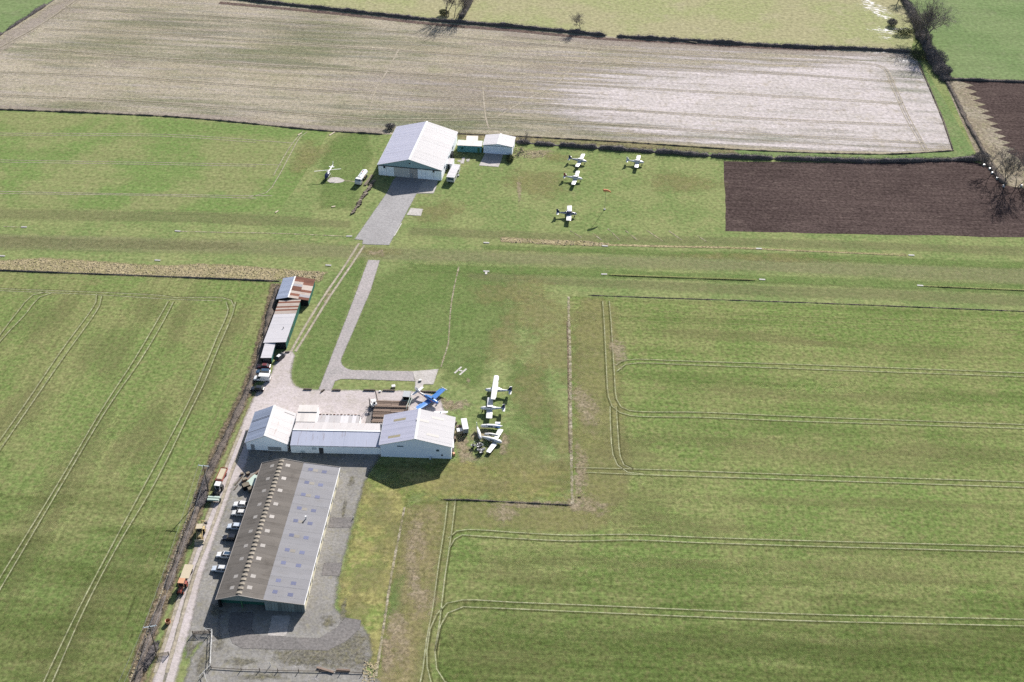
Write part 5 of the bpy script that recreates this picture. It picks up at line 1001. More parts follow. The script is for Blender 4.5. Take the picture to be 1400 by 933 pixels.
    fv = [(-3.35*k, zc+.3), (-4.15*k, zc+1.6), (-4.72*k, zc+1.62), (-4.62*k, zc+.15)]
    MB().prism(fv, -.045, .045).build('fin', PM[fin], t)
    # propeller, gear
    MB().tube((2.3*k, 0, zc-.05), (2.62*k, 0, zc-.05), .17, .03, n=10).build('spinner', PM['metal'], t)
    pr = MB()
    for q in (0.5, 0.5+math.pi): pr.box(2.42*k, math.cos(q)*.48, zc-.05+math.sin(q)*.48, .05, .96, .13, rx=q)
    pr.build('propeller', PM['darkmetal'], t)
    for s_ in (-1, 1):
        MB().tube((.1, s_*(.4 if high else 1.35), zc-.35), (.1, s_*(1.15 if high else 1.4), .25), .06).build('gear_leg', PM['metal'], t)
        MB().tube((.1, s_*(1.15 if high else 1.4)-.08, .22), (.1, s_*(1.15 if high else 1.4)+.08, .22), .22, n=12).build('wheel', PM['rubber'], t)
    MB().tube((1.75*k, 0, zc-.3), (1.8*k, 0, .2), .05).build('nose_leg', PM['metal'], t); MB().tube((1.8*k, -.07, .2), (1.8*k, .07, .2), .2, n=12).build('nose_wheel', PM['rubber'], t)
    return t
G6 = 'light aircraft parked on the far grass'
plane('white low-wing aircraft with blue stripe and dark fin, nearest the hedge', (25.3, 403.4), -16, 7.3, 10.8, fin='navy', stripe='navy', group=G6)
plane('all-white low-wing aircraft with red fin in the middle of three', (23.1, 389.7), -12, 7.3, 10.8, fin='red', group=G6)
plane('white low-wing aircraft standing apart under the far hedge', (47.6, 403.2), -10, 6.9, 9.9, tailspan=3.6, group=G6)
plane('navy-fuselage aircraft with straight white wings near the windsock', (20.0, 363.9), -3.5, 7.4, 10.3, fm='navy', stripe='white', fin='navy', ch=1.7, taper=1.0, tailspan=3.6, group=G6)
plane('white high-wing aircraft with dark fin beside the scrap aircraft', (-4.9, 263.6), 176, 8.0, 10.9, high=True, fin='navy', stripe='silver', taper=.78, ch=1.7, tailspan=3.6, group='aircraft parked beside the scrap row')
plane('white low-wing aircraft with dark fin between high-wing aircraft and scrap row', (-6.3, 255.6), 179, 7.2, 9.1, fin='navy', stripe='silver', ch=1.7, taper=1.0, tailspan=3.2, group='aircraft parked beside the scrap row')
plane('bright blue low-wing aircraft with white and red tail behind the hangar', (-23.4, 259.2), -38, 8.8, 12.0, fm='blue', wm='blue', fin='white', stripe='red', rear='white', taper=.62, ch=2.0, tipm='white', xoff=.2, tailspan=4.8)
# aircraft tail projecting from behind the hangar
p = at(603, 566, 1.2); t = thing('aircraft_tail', 'white aircraft tail section standing behind the gabled repair hangar', 'aircraft part', (p.x, p.y), R(92))
fus_mb([(-3.6, 1.1, .5, .5), (-1.5, 1.15, .38, .4), (.4, 1.25, .2, .24), (.9, 1.3, .1, .15)]).build('rear_fuselage', PM['white2'], t, smooth=True)
for s_ in (-1, 1): wing_mb(s_*.05, s_*1.95, .95, .75, 1.0, .95, 1.4, 1.4, .1).build('tailplane', PM['white'], t)
MB().prism([(-.2, 1.35), (.5, 2.4), (.95, 2.4), (1.0, 1.3)], -.05, .05).build('fin', PM['white'], t)
MB().box(-1, 0, .35, .3, .8, .7).build('trestle', PM['timber'], t); MB().box(-3, 0, .3, .3, .9, .6).build('trestle', PM['timber'], t)
# scrap fuselages and wings
G7 = 'wrecked aircraft in the scrap row'
def wreck(label, nose, tail, fm, stripe, r_=.55, h=.9, fin=False):
    A, B = at(*nose, h), at(*tail, h); d = A-B; m = (A+B)/2; L = d.length
    t = thing('wrecked_fuselage', label, 'aircraft wreck', (m.x, m.y), math.atan2(d.y, d.x), G7); zc = .75
    fus_mb([(L*.5, zc, r_*.45, r_*.4), (L*.42, zc, r_*.85, r_*.8), (L*.15, zc+.1, r_, r_), (-L*.1, zc+.1, r_*.95, r_*.95), (-L*.35, zc+.1, r_*.55, r_*.55), (-L*.5, zc+.15, r_*.25, r_*.3)]).build('fuselage', PM[fm], t, smooth=True)
    for s_ in (-1, 1): MB().box(L*.05, s_*(r_-.02), zc+.28, L*.22, .08, .32).build('side_window', PM['glass'], t)
    MB().box(L*.27, 0, zc+r_*.75, L*.10, r_*1.3, .08, ry=.5).build('windscreen', PM['glass'], t)
    if stripe: 
        for s_ in (-1, 1): MB().box(-L*.2, s_*r_*.82, zc+.1, L*.4, .1, .3, rz=s_*-.12).build('stripe', PM[stripe], t)
    if fin: MB().prism([(-L*.36, zc+.2), (-L*.5, zc+1.4), (-L*.58, zc+1.4), (-L*.52, zc+.1)], -.05, .05).build('fin', PM['white'], t)
    return t
wreck('wrecked white fuselage with bright blue stripe, top of the scrap row', (657, 582), (687, 583), 'white', 'blue')
wreck('wrecked white fuselage with open dark windows in the middle of the scrap row', (686, 604.5), (658, 597), 'white', None, .6)
wreck('small bare white fuselage shell lying between two longer wrecks', (662, 594), (681, 595.5), 'white2', None, .42, .7)
wreck('white fuselage shell standing upright across the left end of the scrap row', (657, 600), (652, 583), 'white2', None, .5, .9, True)
for lab, a_, b_, c_ in [('loose white wing slanting between two wrecked fuselages', (684, 587), (676.5, 601), 1.5), ('loose white wing lying nearest the camera in the scrap row', (676, 606), (666.5, 619), 1.5), ('loose white tail panel at the upper end of the scrap row', (677, 578), (684, 579), 1.0)]:
    A, B = at(*a_, .6), at(*b_, .6); d = B-A; t = thing('loose_wing', lab, 'aircraft wing', (A.x, A.y), math.atan2(d.y, d.x)-math.pi/2, G7)
    wing_mb(0, d.length, c_, c_*.85, .6, .5, .6, .75).build('panel', PM['white'], t); MB().box(0, d.length*.3, .25, .3, .3, .5).build('trestle', PM['timber'], t); MB().box(0, d.length*.8, .25, .3, .3, .5).build('trestle', PM['timber'], t)
rs = random.Random(5)
for i in range(7):
    p = at(647+rs.uniform(0, 14), 607+rs.uniform(0, 12), .6); t = thing('scrap_engine', 'dark scrap engine with white blade in the engine heap', 'aircraft engine', (p.x, p.y), rs.uniform(0, 6), 'scrap engine heap')
    MB().box(0, 0, .6, .9, .6, .6).build('block', PM['darkmetal'], t)
    for k in range(4): MB().tube((-.3+.2*k, 0, .7), (-.3+.2*k, (.7 if k % 2 else -.7), .8), .12, n=8).build('cylinder', PM['metal' if i % 2 else 'white2'], t)
    MB().box(.55, 0, 1.0, .06, .16, 1.5, rx=rs.uniform(-.6, .6)).build('propeller', PM['white2'], t); MB().tube((-.3, 0, 0), (-.3, 0, 1.5), .06).build('stand', PM['darkmetal'], t)

# helicopter
t = thing('helicopter', 'small white and blue helicopter standing on its pad', 'helicopter', (-70.8, 389.0), R(-100))
fus_mb([(2.9, 1.2, .15, .2), (2.5, 1.25, .5, .5), (1.6, 1.4, .72, .75), (.3, 1.5, .74, .82), (-.9, 1.6, .5, .6), (-1.8, 1.75, .25, .3)]).build('cabin', PM['navy'], t, smooth=True)
MB().box(2.05, 0, 1.72, .1, .9, .7, ry=-.75).build('windscreen', PM['glass'], t)
for s_ in (-1, 1): MB().box(1.0, s_*.72, 1.65, 1.3, .06, .55).build('side_window', PM['glass'], t); MB().box(.2, s_*.75, 1.25, 3.0, .05, .22).build('stripe', PM['white'], t)
MB().box(-.4, 0, 2.35, 1.7, .7, .5, taper=.75).build('engine_cowling', PM['white'], t)
MB().tube((-1.4, 0, 1.75), (-6.4, 0, 2.0), .2, .1, n=10).build('tail_boom', PM['white'], t)
MB().prism([(-5.9, 1.9), (-6.7, 3.1), (-7.1, 3.1), (-6.6, 1.3)], -.05, .05).build('fin', PM['white'], t); MB().box(-4.9, 0, 1.95, .6, 2.0, .06).build('tailplane', PM['white'], t)
MB().tube((-.2, 0, 2.5), (-.2, 0, 3.05), .08).build('mast', PM['darkmetal'], t)
for a_ in (113, 293): MB().box(-.2+math.cos(R(a_))*2.55, math.sin(R(a_))*2.55, 3.08, 5.0, .3, .05, rz=R(a_)).build('rotor_blade', PM['white2'], t)
MB().box(-6.6, .2, 2.1, .12, .04, 1.7, ry=.5).build('tail_rotor', PM['metal'], t)
for s_ in (-1, 1):
    MB().tube((2.0, s_*.95, .08), (-1.6, s_*.95, .08), .06).build('skid', PM['darkmetal'], t)
    for x in (1.1, -.8): MB().tube((x, s_*.5, .9), (x, s_*.95, .08), .05).build('skid_leg', PM['darkmetal'], t)

# ------------------------------------------------------------------ airfield furniture
t = thing('windsock', 'orange windsock on a thin mast in the far grass', 'windsock', at(826.5, 287).to_2d().to_3d(), R(10))
MB().tube((0, 0, 0), (0, 0, 8.3), .07, .05).build('mast', PM['metal'], t); MB().box(0, 0, .15, .6, .6, .3).build('base', PM['concrete_o'] if 'concrete_o' in PM else PM['grey'], t)
MB().loft([[(x, math.cos(a_)*r_, 8.2+dz+math.sin(a_)*r_) for a_ in [k*math.pi/6 for k in range(12)]] for x, r_, dz in ((-.9, .48, 0), (.3, .42, -.1), (1.2, .34, -.45), (1.9, .26, -1.0))]).build('sock', PM['sock'], t)
MB().tube((0, 0, 8.2), (-.9, 0, 8.2), .04).build('swivel_arm', PM['metal'], t)
G8 = 'white runway edge markers'
mk = [(33, 311, 'white runway edge marker at the far left end of the airstrip'), (243, 316.5, 'white marker at the start of the pale line left of the taxiway'), (3, 350.5, 'white marker above the rough bank at the picture edge'), (215.5, 356.5, 'white marker in the dip of the rough bank'), (477.5, 323.5, 'white marker nearest the taxiway end'), (449, 363.3, 'white marker above the rusty shed'), (665, 332.5, 'white marker left of the rough strip start'), (665, 371.5, 'white T-shaped marker south of the runway'), (827, 336.8, 'white marker at the end of the rough strip'), (826, 375.5, 'white marker at the start of the lower ditch line'), (1037.5, 340.5, 'white marker alone on the upper edge below the ploughed field'), (1042, 382.8, 'white marker at the end of the lower ditch line'), (1246, 349.5, 'rightmost white marker on the upper runway edge'), (1258, 391, 'rightmost white marker on the lower runway edge')]
for px, py, lab in mk:
    p = at(px, py); t = thing('runway_marker', lab, 'runway marker', (p.x, p.y), R(-2+RNG.uniform(-4, 4)), G8)
    MB().box(0, 0, .16, 2.0, .62, .07, rx=.12).build('board', PM['marker'], t)
    for s_ in (-1, 1): MB().box(s_*.8, 0, .07, .1, .5, .14).build('foot', PM['timber'], t)
    if px == 665 and py > 350: MB().box(0, -1.1, .12, .7, 1.4, .07).build('stem_board', PM['marker'], t)
for i, (px, py, L_, ang, lab) in enumerate([(454, 183.5, 3.6, 60, 'pale plank lying at the top of the left grass'), (410, 184, 2.0, 50, 'short white plank at the corner of the upper crop'), (378.5, 290, 1.6, 60, 'white plank at the lower corner of the upper crop'), (456, 283, 1.4, 20, 'tiny white plank in the grass near the log line')]):
    p = at(px, py); o = MB().box(0, 0, .12, L_, .6, .16).build('plank', PM['cream'], None, loc=(p.x, p.y, 0), rz=R(ang)); tag(o, lab, 'plank', 'loose planks on the grass')

# utility poles with wires
def upole(label, top, h, arm):
    p = at(*top, h); t = thing('utility_pole', label, 'utility pole', (p.x, p.y), R(arm), 'wooden utility poles along the lane')
    MB().tube((0, 0, 0), (0, 0, h+.1), .16, .11, n=8).build('pole', PM['pole'], t)
    MB().box(0, .12, h-.15, 2.9, .12, .16).build('crossarm', PM['ceramic'], t); 
    for x in (-1.3, 0, 1.3): MB().tube((x, .12, h-.05), (x, .12, h+.25), .07, .05, n=8).build('insulator', PM['ceramic'], t)
    for s_ in (-1, 1): MB().tube((s_*.75, .12, h-.2), (0, .05, h-.9), .035).build('brace', PM['metal'], t)
    return p
q1 = upole('wooden utility pole with three insulators beside the red trailer', (278, 637), 9.0, -6)
q2 = upole('wooden utility pole with pale crossarm at the bottom left of the lane', (204.5, 857), 9.0, 14)
d = (q2-q1); q3 = q2+Vector((d.x*.7-6, d.y, 0))
for k, x in enumerate((-1.3, 0, 1.3)):
    w = MB()
    for (a_, b_, sag) in ((q1, q2, .9), (q2, q3, .9)):
        o1, o2 = Vector((math.cos(R(-6))*x, math.sin(R(-6))*x, .25)), Vector((math.cos(R(14))*x, math.sin(R(14))*x, .25))
        if a_ is q2: o1 = o2
        pr_ = None
        for i in range(17):
            u = i/16; pt = (a_+o1).lerp(b_+o2, u); pt.z -= sag*4*u*(1-u)
            if pr_ is not None: w.tube(pr_, pt, .022, n=4, cap=False)
            pr_ = pt
    o = w.build('power_cable', PM['metal'], None); tag(o, ['left overhead cable between the two utility poles', 'middle overhead cable between the two utility poles', 'overhead cable nearest the lane between the two utility poles'][k], 'cable', 'overhead power cables')

# gates and fences near the lane
def gate(label, a_, b_, h=1.15, mat='log', rails=5):
    A, B = at(*a_), at(*b_); d = B-A; L = d.length; t = thing('farm_gate', label, 'gate', (A.x, A.y), math.atan2(d.y, d.x))
    for k in range(rails): MB().box(L/2, 0, .2+k*(h-.2)/(rails-1), L-.2, .06, .1).build('rail', PM[mat], t)
    for x in (0, L): MB().box(x, 0, h*.6, .18, .18, h*1.2).build('post', PM[mat], t)
    MB().tube((.15, .05, .2), (L*.6, .05, h), .04).build('brace', PM[mat], t)
gate('dark five-bar gate across the yard entrance beside the lane', (264, 868), (287, 866.5))
gate('weathered wooden field gate under the near utility pole', (214, 898), (231, 896), mat='timberpale')
def rail_fence(name, label, pts, h, rails, mat, gap=2.4, pw=.12, cat='fence'):
    P = [at(*p) for p in pts]; o0 = P[0]; t = thing(name, label, cat, (o0.x, o0.y))
    for i in range(len(P)-1):
        A, B = P[i]-o0, P[i+1]-o0; d = B-A; n = max(1, round(d.length/gap)); an = math.atan2(d.y, d.x)
        for k in range(n+(1 if i == len(P)-2 else 0)):
            q = A.lerp(B, k/n); MB().box(q.x, q.y, h/2, pw, pw, h, rz=an).build('post', PM[mat], t)
        for z in rails:
            for k in range(n): q = A.lerp(B, (k+.5)/n); MB().box(q.x, q.y, z, d.length/n-.02, .07, .13, rz=an).build('rail', PM[mat], t)
    return t
t = rail_fence('white_fence', 'white topped rail fence around the yard corner', [(280.5, 863.5), (290.5, 865), (289.3, 885), (288, 911)], 1.2, (.5, 1.15), 'white2', 2.6, .13)
rail_fence('post_fence', 'low wooden fence with posts along the near edge of the yard', [(289, 914), (330, 916.5), (380, 918), (437, 919), (496, 921)], .95, (.3,), 'log', 4.6, .14)
rail_fence('white_fence', 'broken white pipe rails below the yard corner', [(288, 913), (279, 922), (273, 929)], 1.0, (.9,), 'white2', 2.0, .09)
rail_fence('white_fence', 'leaning white rail at the bottom edge beside the lane', [(279, 922), (283, 934), (288, 945)], 1.0, (.9,), 'white2', 2.0, .09)
plank('timber_beam', 'brown beam lying slantwise at the near yard fence', (433.5, 913), (456, 919.5), .4, .5, .2, 'timber')
plank('timber_beam', 'straight brown beam at the end of the near yard fence', (460, 916), (478.6, 917), .4, .45, .2, 'timber')
p = at(369.7, 911); t = thing('marker_post', 'single white post in the near yard', 'post', (p.x, p.y)); MB().tube((0, 0, 0), (0, 0, 1.3), .09, .07).build('shaft', PM['white'], t); MB().tube((0, 0, 1.3), (0, 0, 1.42), .12, .02).build('cap', PM['white2'], t)
p = at(483, 709.5); t = thing('marker_post', 'short white post at the edge of the dark tarmac patch', 'post', (p.x, p.y)); MB().tube((0, 0, 0), (0, 0, .7), .12, .1).build('shaft', PM['white'], t); MB().tube((0, 0, .7), (0, 0, .78), .14, .03).build('cap', PM['white2'], t)

# ------------------------------------------------------------------ hedges, trees, tussocks
def twig_mesh(name, V, F, mats, mi=None, parent=None):
    me = bpy.data.meshes.new(name); V = np.asarray(V, np.float32); F = np.asarray(F, np.int32)
    me.vertices.add(len(V)); me.vertices.foreach_set('co', V.ravel()); k = F.shape[1]
    me.loops.add(F.size); me.loops.foreach_set('vertex_index', F.ravel()); me.polygons.add(len(F)); me.polygons.foreach_set('loop_start', np.arange(0, F.size, k, dtype=np.int32)); me.polygons.foreach_set('loop_total', np.full(len(F), k, np.int32))
    for m in mats: me.materials.append(m)
    if mi is not None: me.polygons.foreach_set('material_index', np.asarray(mi, np.int32))
    me.update(calc_edges=True); me.validate(); o = bpy.data.objects.new(name, me); COL.objects.link(o)
    if parent is not None: o.parent = parent
    return o
def sprigs(P, size, up=.6, thin=.09):
    """thin three-sided twig slivers rooted at points P"""
    n = len(P); d = RNG.normal(size=(n, 3)); d[:, 2] = np.abs(d[:, 2])*up+.25; d /= np.linalg.norm(d, axis=1)[:, None]
    L = (size*RNG.uniform(.5, 1.3, n))[:, None]; s = np.cross(d, RNG.normal(size=(n, 3))); s /= np.maximum(1e-6, np.linalg.norm(s, axis=1))[:, None]
    w = thin*RNG.uniform(.6, 1.4, n)[:, None]
    V = np.stack([P-s*w, P+s*w, P+d*L], 1).reshape(-1, 3); F = np.arange(3*n).reshape(-1, 3); return V, F
def hedge(label, pts, w, h, core, twig, dens=60, gaps=(), name='hedge', group=None, ts=.5, rough=.35):
    P = catmull([at(*p).to_2d() for p in pts], 1.2); n = len(P); o = P[0]
    t = thing(name, label, 'hedge', (o.x, o.y), 0, group)
    V, F, pr = [], [], None; tw = []
    prof = [(-.5, 0), (-.52, .45), (-.30, .92), (.0, 1.0), (.30, .9), (.52, .4), (.5, 0)]; m = len(prof)
    for i, p in enumerate(P):
        tn = P[min(i+1, n-1)]-P[max(i-1, 0)]; tn.normalize(); nn = Vector((-tn.y, tn.x)); u = i/(n-1)
        g_ = 1.0
        for a_, b_ in gaps:
            if a_ <= u <= b_: g_ = .12
        hh = h*g_*(.75+.5*mnoise.noise((p.x*.12, p.y*.12, 3))+rough*mnoise.noise((p.x*.5, p.y*.5, 9))); hh = max(.08, hh)
        ww = w*(.85+.5*mnoise.noise((p.x*.2, p.y*.2, 5)))*(.4+.6*g_)
        if i in (0, n-1): hh *= .5; ww *= .5
        row = []
        for k, (a_, b_) in enumerate(prof):
            j = .18*mnoise.noise((p.x*1.3, p.y*1.3, k*3.1)); q = p+nn*ww*.8*(a_+j)-o
            V.append((q.x, q.y, max(0.0, .66*hh*(b_+(j*1.6 if 0 < b_ else 0))))); row.append(len(V)-1)
        if pr: F += [(pr[k], pr[k+1], row[k+1], row[k]) for k in range(m-1)]
        pr = row
        for _ in range(int(dens*2.6*g_+.5)):
            a_ = RNG.uniform(-.55, .55); zz = hh*RNG.uniform(.1, 1.0)*(1-abs(a_)**2*1.3); q = p+nn*ww*a_+tn*RNG.uniform(-.6, .6)-o; tw.append((q.x, q.y, max(0, zz)))
    twig_mesh('core', V, F, [PM[core]], parent=t)
    tv, tf = sprigs(np.array(tw), ts*max(.5, h*.5), thin=.035+.008*h); twig_mesh('twigs', tv, tf, [PM[twig]], parent=t)['kind'] = 'stuff'
    return t
hedge('tall dark bare hedge along the far side of the stubble field', [(262, -9), (350, 2), (450, 13), (600, 29), (700, 37), (800, 46.5), (828, 49.5)], 2.6, 2.4, 'hedgebody', 'twigd', 26)
hedge('dark bare hedge right of the gap beneath the pale pasture', [(844, 50.5), (1000, 60), (1100, 65), (1200, 69), (1256, 73)], 2.6, 2.4, 'hedgebody', 'twigd', 26)
hedge('dark hedge running away from the clump of trees up the pasture', [(630, 26), (638, 12), (646, -4), (660, -34)], 3.4, 3.0, 'hedgebody', 'twigd', 40)
hedge('dark gappy hedge between the stubble field and parked aircraft', [(706, 195), (760, 199), (850, 205), (1000, 215), (1120, 219), (1200, 221), (1300, 219), (1338, 219)], 3.2, 2.2, 'hedgebody', 'twigd', 40, gaps=((.03, .045), (.085, .095), (.175, .185), (.30, .307), (.41, .417), (.55, .556)))
hedge('thick dark hedge down the right side of the grass strip', [(1257, 40), (1268, 66), (1282, 92), (1294, 112)], 7, 3.6, 'hedgebody', 'twigd', 110)
hedge('thick dark hedge climbing away behind the big oak', [(1224, -30), (1236, 0), (1248, 22), (1258, 44)], 5, 3.0, 'hedgebody', 'twigd', 70)
hedge('thin brown hedge along the tan strip', [(1293, 110), (1308, 138), (1322, 168), (1340, 200), (1347, 214)], 2.2, 1.3, 'hedgebrown', 'twig', 34)
hedge('low dark hedge between far green crop and upper ploughed field', [(1296, 109), (1350, 111), (1400, 113), (1520, 119)], 1.8, 1.6, 'hedgebody', 'twigd', 30)
hedge('short thick hedge below the ploughed corner trees', [(1330, 214), (1348, 222), (1362, 238), (1374, 252)], 3.6, 2.0, 'hedgebrown', 'twigd', 60)
hedge('bushy hedge at the top left field corner', [(76, -1), (62, 8), (45, 19), (25, 32), (0, 48), (-30, 66)], 2.2, 1.8, 'hedgebody', 'twigd', 26, gaps=((.0, .12), (.66, .7)))
hedge('low ragged hedge line above the upper left crop', [(-60, 147), (0, 150), (130, 155), (250, 161), (330, 168), (430, 178), (523, 184)], .9, .8, 'hedgebrown', 'weed', 12, rough=.9)
hedge('low dark hedge along the ditch below the stubble field', [(622, 183), (720, 187.5), (850, 194.5), (1000, 204.5), (1120, 209.5), (1220, 211), (1303, 206.5)], .8, .6, 'hedgebrown', 'weed', 10, rough=.8)
hedge('low hedge line on the right edge of the stubble field', [(1303, 206), (1289, 164), (1268, 114), (1256, 86)], .8, .6, 'hedgebrown', 'weed', 10, rough=.8)
hedge('dark ditch-side hedge below the rough bank', [(-60, 367), (0, 370), (200, 377.5), (300, 381.5), (385, 385)], .7, .6, 'hedgebody', 'weed', 14)
hedge('low dark hedge line along the top of the right-hand crop', [(806, 404), (900, 407.5), (1100, 414), (1250, 420), (1400, 426), (1550, 431)], .5, .3, 'hedgebrown', 'weed', 8, rough=.9)
hedge('low dark hedge between the airfield grass and lower crop', [(606, 683.5), (640, 684), (700, 687), (781, 691)], .6, .5, 'hedgebrown', 'weed', 14, rough=.8)
hedge('low dark growth along the lower right runway ditch', [(833, 377), (900, 379.5), (970, 382), (1030, 384)], .6, .35, 'weed', 'weed', 10)
hedge('low dark growth right of the last runway marker', [(1262, 392), (1330, 395), (1400, 398), (1500, 402)], .6, .35, 'weed', 'weed', 10)
hedge('ragged brown hedge along the left of the lane', [(380, 392), (368, 436), (350, 505), (336, 540), (318, 580), (300, 618), (284, 652), (268, 702), (248, 752), (228, 808), (208, 862), (192, 915), (182, 960)], 2.4, 1.1, 'hedgebrown', 'twig', 44, rough=.9, gaps=((.6, .63), (.80, .82)))
hedge('dark thicket below the near utility pole', [(214, 880), (206, 896), (198, 915)], 3.2, 1.6, 'hedgebody', 'twigd', 80)
hedge('dark thicket left of the pale green seed drill', [(283, 655), (276, 682), (272, 695)], 3.0, 1.4, 'hedgebody', 'twigd', 80)
t = thing('log_line', 'line of broken brown logs left of the taxiway', 'log pile', at(498, 270).to_2d().to_3d())
for i in range(16):
    u = i/15; q = at(510-27*u, 249+43*u)-at(498, 270); MB().box(q.x+RNG.uniform(-.3, .3), q.y, .28, 1.9, .8+RNG.uniform(-.2, .3), .5, rz=R(62)+RNG.uniform(-.35, .35)).build('log', PM['log' if i % 3 else 'timberpale'], t)

def bare_tree(label, base, h, spread, trunk_r=.25, stems=1, lean=(0, 0), seed=1, dens=1.0, mat='twig', maxd=6, group=None, lowest=.25):
    rs = random.Random(seed); p0 = at(*base); t = thing('bare_tree', label, 'tree', (p0.x, p0.y), 0, group)
    segs = [[], []]
    def turn(d, ang):
        a = d.orthogonal().normalized(); a.rotate(Matrix.Rotation(rs.uniform(0, 6.28), 3, d)); return (d*math.cos(ang)+a*math.sin(ang)).normalized()
    def grow(p, d, L, r, depth):
        n = 3; q = p
        for k in range(n):
            d = (d+Vector((rs.gauss(0, .10), rs.gauss(0, .10), rs.gauss(.03, .05)))).normalized(); e = q+d*L/n
            segs[0 if depth == 0 else 1].append((q, e, r*(1-.3*k/n), r*(1-.3*(k+1)/n))); q = e
            if 0 < depth < maxd and rs.random() < .5*dens: grow(q, turn(d, rs.uniform(.5, 1.0)*spread), L*rs.uniform(.45, .65), r*.42, depth+1)
        if depth < maxd:
            m = rs.choice((4, 5)) if depth == 0 and stems == 1 else 2
            for i in range(m): grow(q, turn(d, rs.uniform(.3, .8)*spread*(1.15 if depth == 0 else 1)), L*rs.uniform(.74, .95)*(1.25 if depth == 0 and stems == 1 else 1), r*rs.uniform(.55, .68), depth+1)
    for s_ in range(stems):
        a = 6.28*s_/max(1, stems); d = Vector((lean[0]+(math.cos(a)*.22 if stems > 1 else 0), lean[1]+(math.sin(a)*.22 if stems > 1 else 0), 1)).normalized()
        grow(Vector((math.cos(a)*.5, math.sin(a)*.5, 0))*(stems > 1), d, h*lowest*rs.uniform(.9, 1.1), trunk_r*(1 if stems == 1 else .7), 0)
    zmax = max(e.z for _, e, _, _ in segs[1]); k = h/zmax
    for nm, ss, mt in (('trunk', segs[0], 'bark'), ('crown', segs[1], mat)):
        V, F = [], []
        for a, b, r0, r1 in ss:
            a, b = a*k, b*k; d = (b-a); d.normalize(); u = d.orthogonal().normalized(); v = d.cross(u); o = len(V); nn = 6 if nm == 'trunk' else 3
            r0, r1 = max(r0, .022), max(r1, .016)
            for pp, rr in ((a, r0), (b, r1)):
                for i in range(nn): q = 2*math.pi*i/nn; w = pp+u*(math.cos(q)*rr)+v*(math.sin(q)*rr); V.append((w.x, w.y, w.z))
            F += [(o+i, o+(i+1) % nn, o+nn+(i+1) % nn, o+nn+i) for i in range(nn)]
        twig_mesh(nm, V, F, [PM[mt]], parent=t)
    return t
def bush(label, base, rx, ry, h, n=900, mat='twigd', name='shrub', group=None):
    p0 = at(*base); t = thing(name, label, 'shrub', (p0.x, p0.y), 0, group); u = RNG.normal(size=(n, 3)); u /= np.linalg.norm(u, axis=1)[:, None]; rr = RNG.uniform(.3, 1, n)[:, None]**.6
    P = u*rr*np.array([rx, ry, h*.5])+np.array([0, 0, h*.5]); P[:, 2] = np.maximum(P[:, 2], 0.02); V, F = sprigs(P, .6, thin=.1); twig_mesh('twigs', V, F, [PM[mat]], parent=t)['kind'] = 'stuff'
    m = MB()
    for k in range(7): a = 6.28*k/7; m.tube((0, 0, 0), (math.cos(a)*rx*.5, math.sin(a)*ry*.5, h*.75), .07, .03, n=4)
    m.build('stems', PM['bark'], t); return t
bare_tree('tallest stem of the bare tree clump in the far hedge', (612, 23), 16, .6, .34, 3, seed=3, maxd=6)
bare_tree('slender leaning tree right of the far hedge clump', (623, 24), 16, .6, .3, 2, (.2, .1), seed=4, maxd=6)
bare_tree('thick bare tree at the right end of the far hedge clump', (634, 24), 15, .7, .3, 1, (.15, .1), seed=41, maxd=6)
bare_tree('small solitary round bare tree on the far hedge', (793, 41), 9.5, .9, .2, 1, seed=5, maxd=6, lowest=.32)
bare_tree('huge spreading bare oak at the corner of the far fields', (1264, 60), 25, 1.0, .7, 1, seed=8, maxd=7, dens=1.0, lowest=.16)
bare_tree('second big bare oak trunk leaning left at the corner', (1258, 55), 21, .9, .45, 1, (-.25, .15), seed=9, maxd=6)
bare_tree('dark bare tree at the top edge left of the oak', (1228, 2), 9, .8, .25, 1, seed=12, maxd=6)
bare_tree('thin bare sapling right of the small blue-fronted hangar', (717, 198), 6.5, .7, .11, 1, seed=14, maxd=5, lowest=.4)
bare_tree('bare tree standing at the left of the ploughed corner', (1358, 236), 13, .75, .22, 2, seed=15, maxd=6)
bare_tree('straight bare tree in the middle of the ploughed corner', (1373, 254), 16, .65, .26, 1, seed=16, maxd=6)
bare_tree('bare tree at the picture edge of the ploughed corner', (1390, 256), 15, .7, .24, 2, seed=17, maxd=6)
bare_tree('bare tree overhanging the upper ploughed field edge', (1408, 238), 14, .75, .24, 1, seed=18, maxd=6)
bush('round dark bush in the flooded pasture corner', (1219, 35), 2.6, 2.6, 3.2, 1200)
bush('wide dark shrub beside the flooded corner', (1236, 47), 5.5, 2.6, 3.0, 1500, 'twigg')
bush('greenish shrub right below the big oak', (1254, 79), 4, 5, 3.4, 1500, 'twigg')
bush('large dark shrub on the outside of the right hedge', (1281, 84), 4.5, 7, 4.5, 2600)
bush('dark shrub at the lower end of the right hedge', (1291, 101), 3.4, 4, 3.6, 1600)
bush('dark evergreen bush among the far hedge trees', (607, 21), 2.6, 2, 2.8, 1000, 'twigg')
bush('small scrub bush by the far hangar corner', (534, 176), 2.2, 1.6, 2.2, 700)
bush('green weedy shrub beside the small blue-fronted hangar', (697, 219), 1.6, 3.2, 1.2, 700, 'twigg')
bush('dark shrub at the meeting of the right hedges', (1342, 218), 3.4, 3.0, 2.6, 1300)
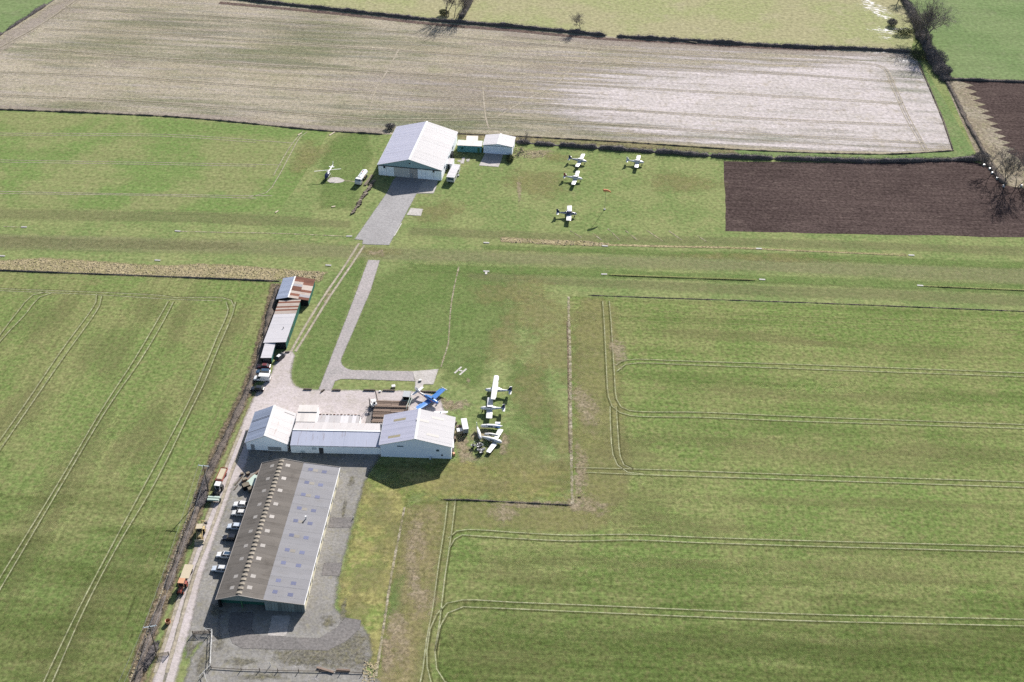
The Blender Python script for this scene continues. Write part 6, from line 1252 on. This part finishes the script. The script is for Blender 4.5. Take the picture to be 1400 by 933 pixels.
for i, (px, py) in enumerate([(1345, 227), (1353, 232), (1356, 237.5), (1363, 245), (1372, 255.5), (1396, 255)]):
    p = at(px, py); o = MB().tube((0, 0, 0), (0, 0, .7), .5, .35, n=8).build('feed_sack', PM['white2'], None, loc=(p.x, p.y, 0)); tag(o, 'small white sack lying along the ploughed corner hedge', 'sack', 'white sacks along the hedge')
p = at(952, 58.5); o = plank('fallen_tree', 'pale fallen tree in front of the far hedge', (938, 56.5), (953, 59), .6, .6, .3, 'timberpale', 'fallen tree')

def tussocks(name, poly, n, size, mats):
    P = [at(*p).to_2d() for p in poly]; xs = [p.x for p in P]; ys = [p.y for p in P]; pts = []
    while len(pts) < n:
        q = Vector((RNG.uniform(min(xs), max(xs)), RNG.uniform(min(ys), max(ys))))
        if inside(P, q) and mnoise.noise((q.x*.25, q.y*.25, 2)) > -.25: pts.append((q.x, q.y))
    V, F, MI = [], [], []
    for x, y in pts:
        k = 5; s = size*RNG.uniform(.5, 1.3); hh = s*RNG.uniform(.25, .6); o = len(V); a0 = RNG.uniform(0, 6)
        for i in range(k): a = a0+6.283*i/k; r_ = s*RNG.uniform(.35, .7); V.append((x+math.cos(a)*r_, y+math.sin(a)*r_, 0.01))
        V.append((x+RNG.uniform(-.1, .1), y+RNG.uniform(-.1, .1), hh)); F += [(o+i, o+(i+1) % k, o+k) for i in range(k)]; MI += [int(RNG.uniform() < .06)]*k
    o = twig_mesh(name, V, F, [PM[m] for m in mats], MI); o['kind'] = 'stuff'; o['label'] = 'tussocks of pale dead grass'; return o
tussocks('tussock_grass', REED, 4200, .48, ['tussock', 'weed'])
tussocks('tussock_grass', STRIP, 260, .6, ['tussock', 'weed'])
tussocks('tussock_grass', [(704, 200), (735, 203), (748, 208), (742, 216), (700, 216)], 160, .6, ['tussock', 'weed'])
tussocks('tussock_grass', [(376, 388), (386, 388), (374, 432), (356, 500), (340, 540), (312, 590), (290, 645), (270, 705), (250, 760), (228, 818), (200, 890), (180, 945), (176, 930), (200, 865), (240, 755), (262, 690), (300, 605), (330, 545), (350, 490)], 900, .55, ['tussock', 'weed'])
tussocks('tussock_grass', [(498, 905), (516, 905), (512, 934), (494, 934)], 120, .5, ['tussock', 'weed'])
tussocks('tussock_grass', [(382, 386), (440, 378), (446, 372), (400, 372)], 200, .7, ['tussock', 'weed'])
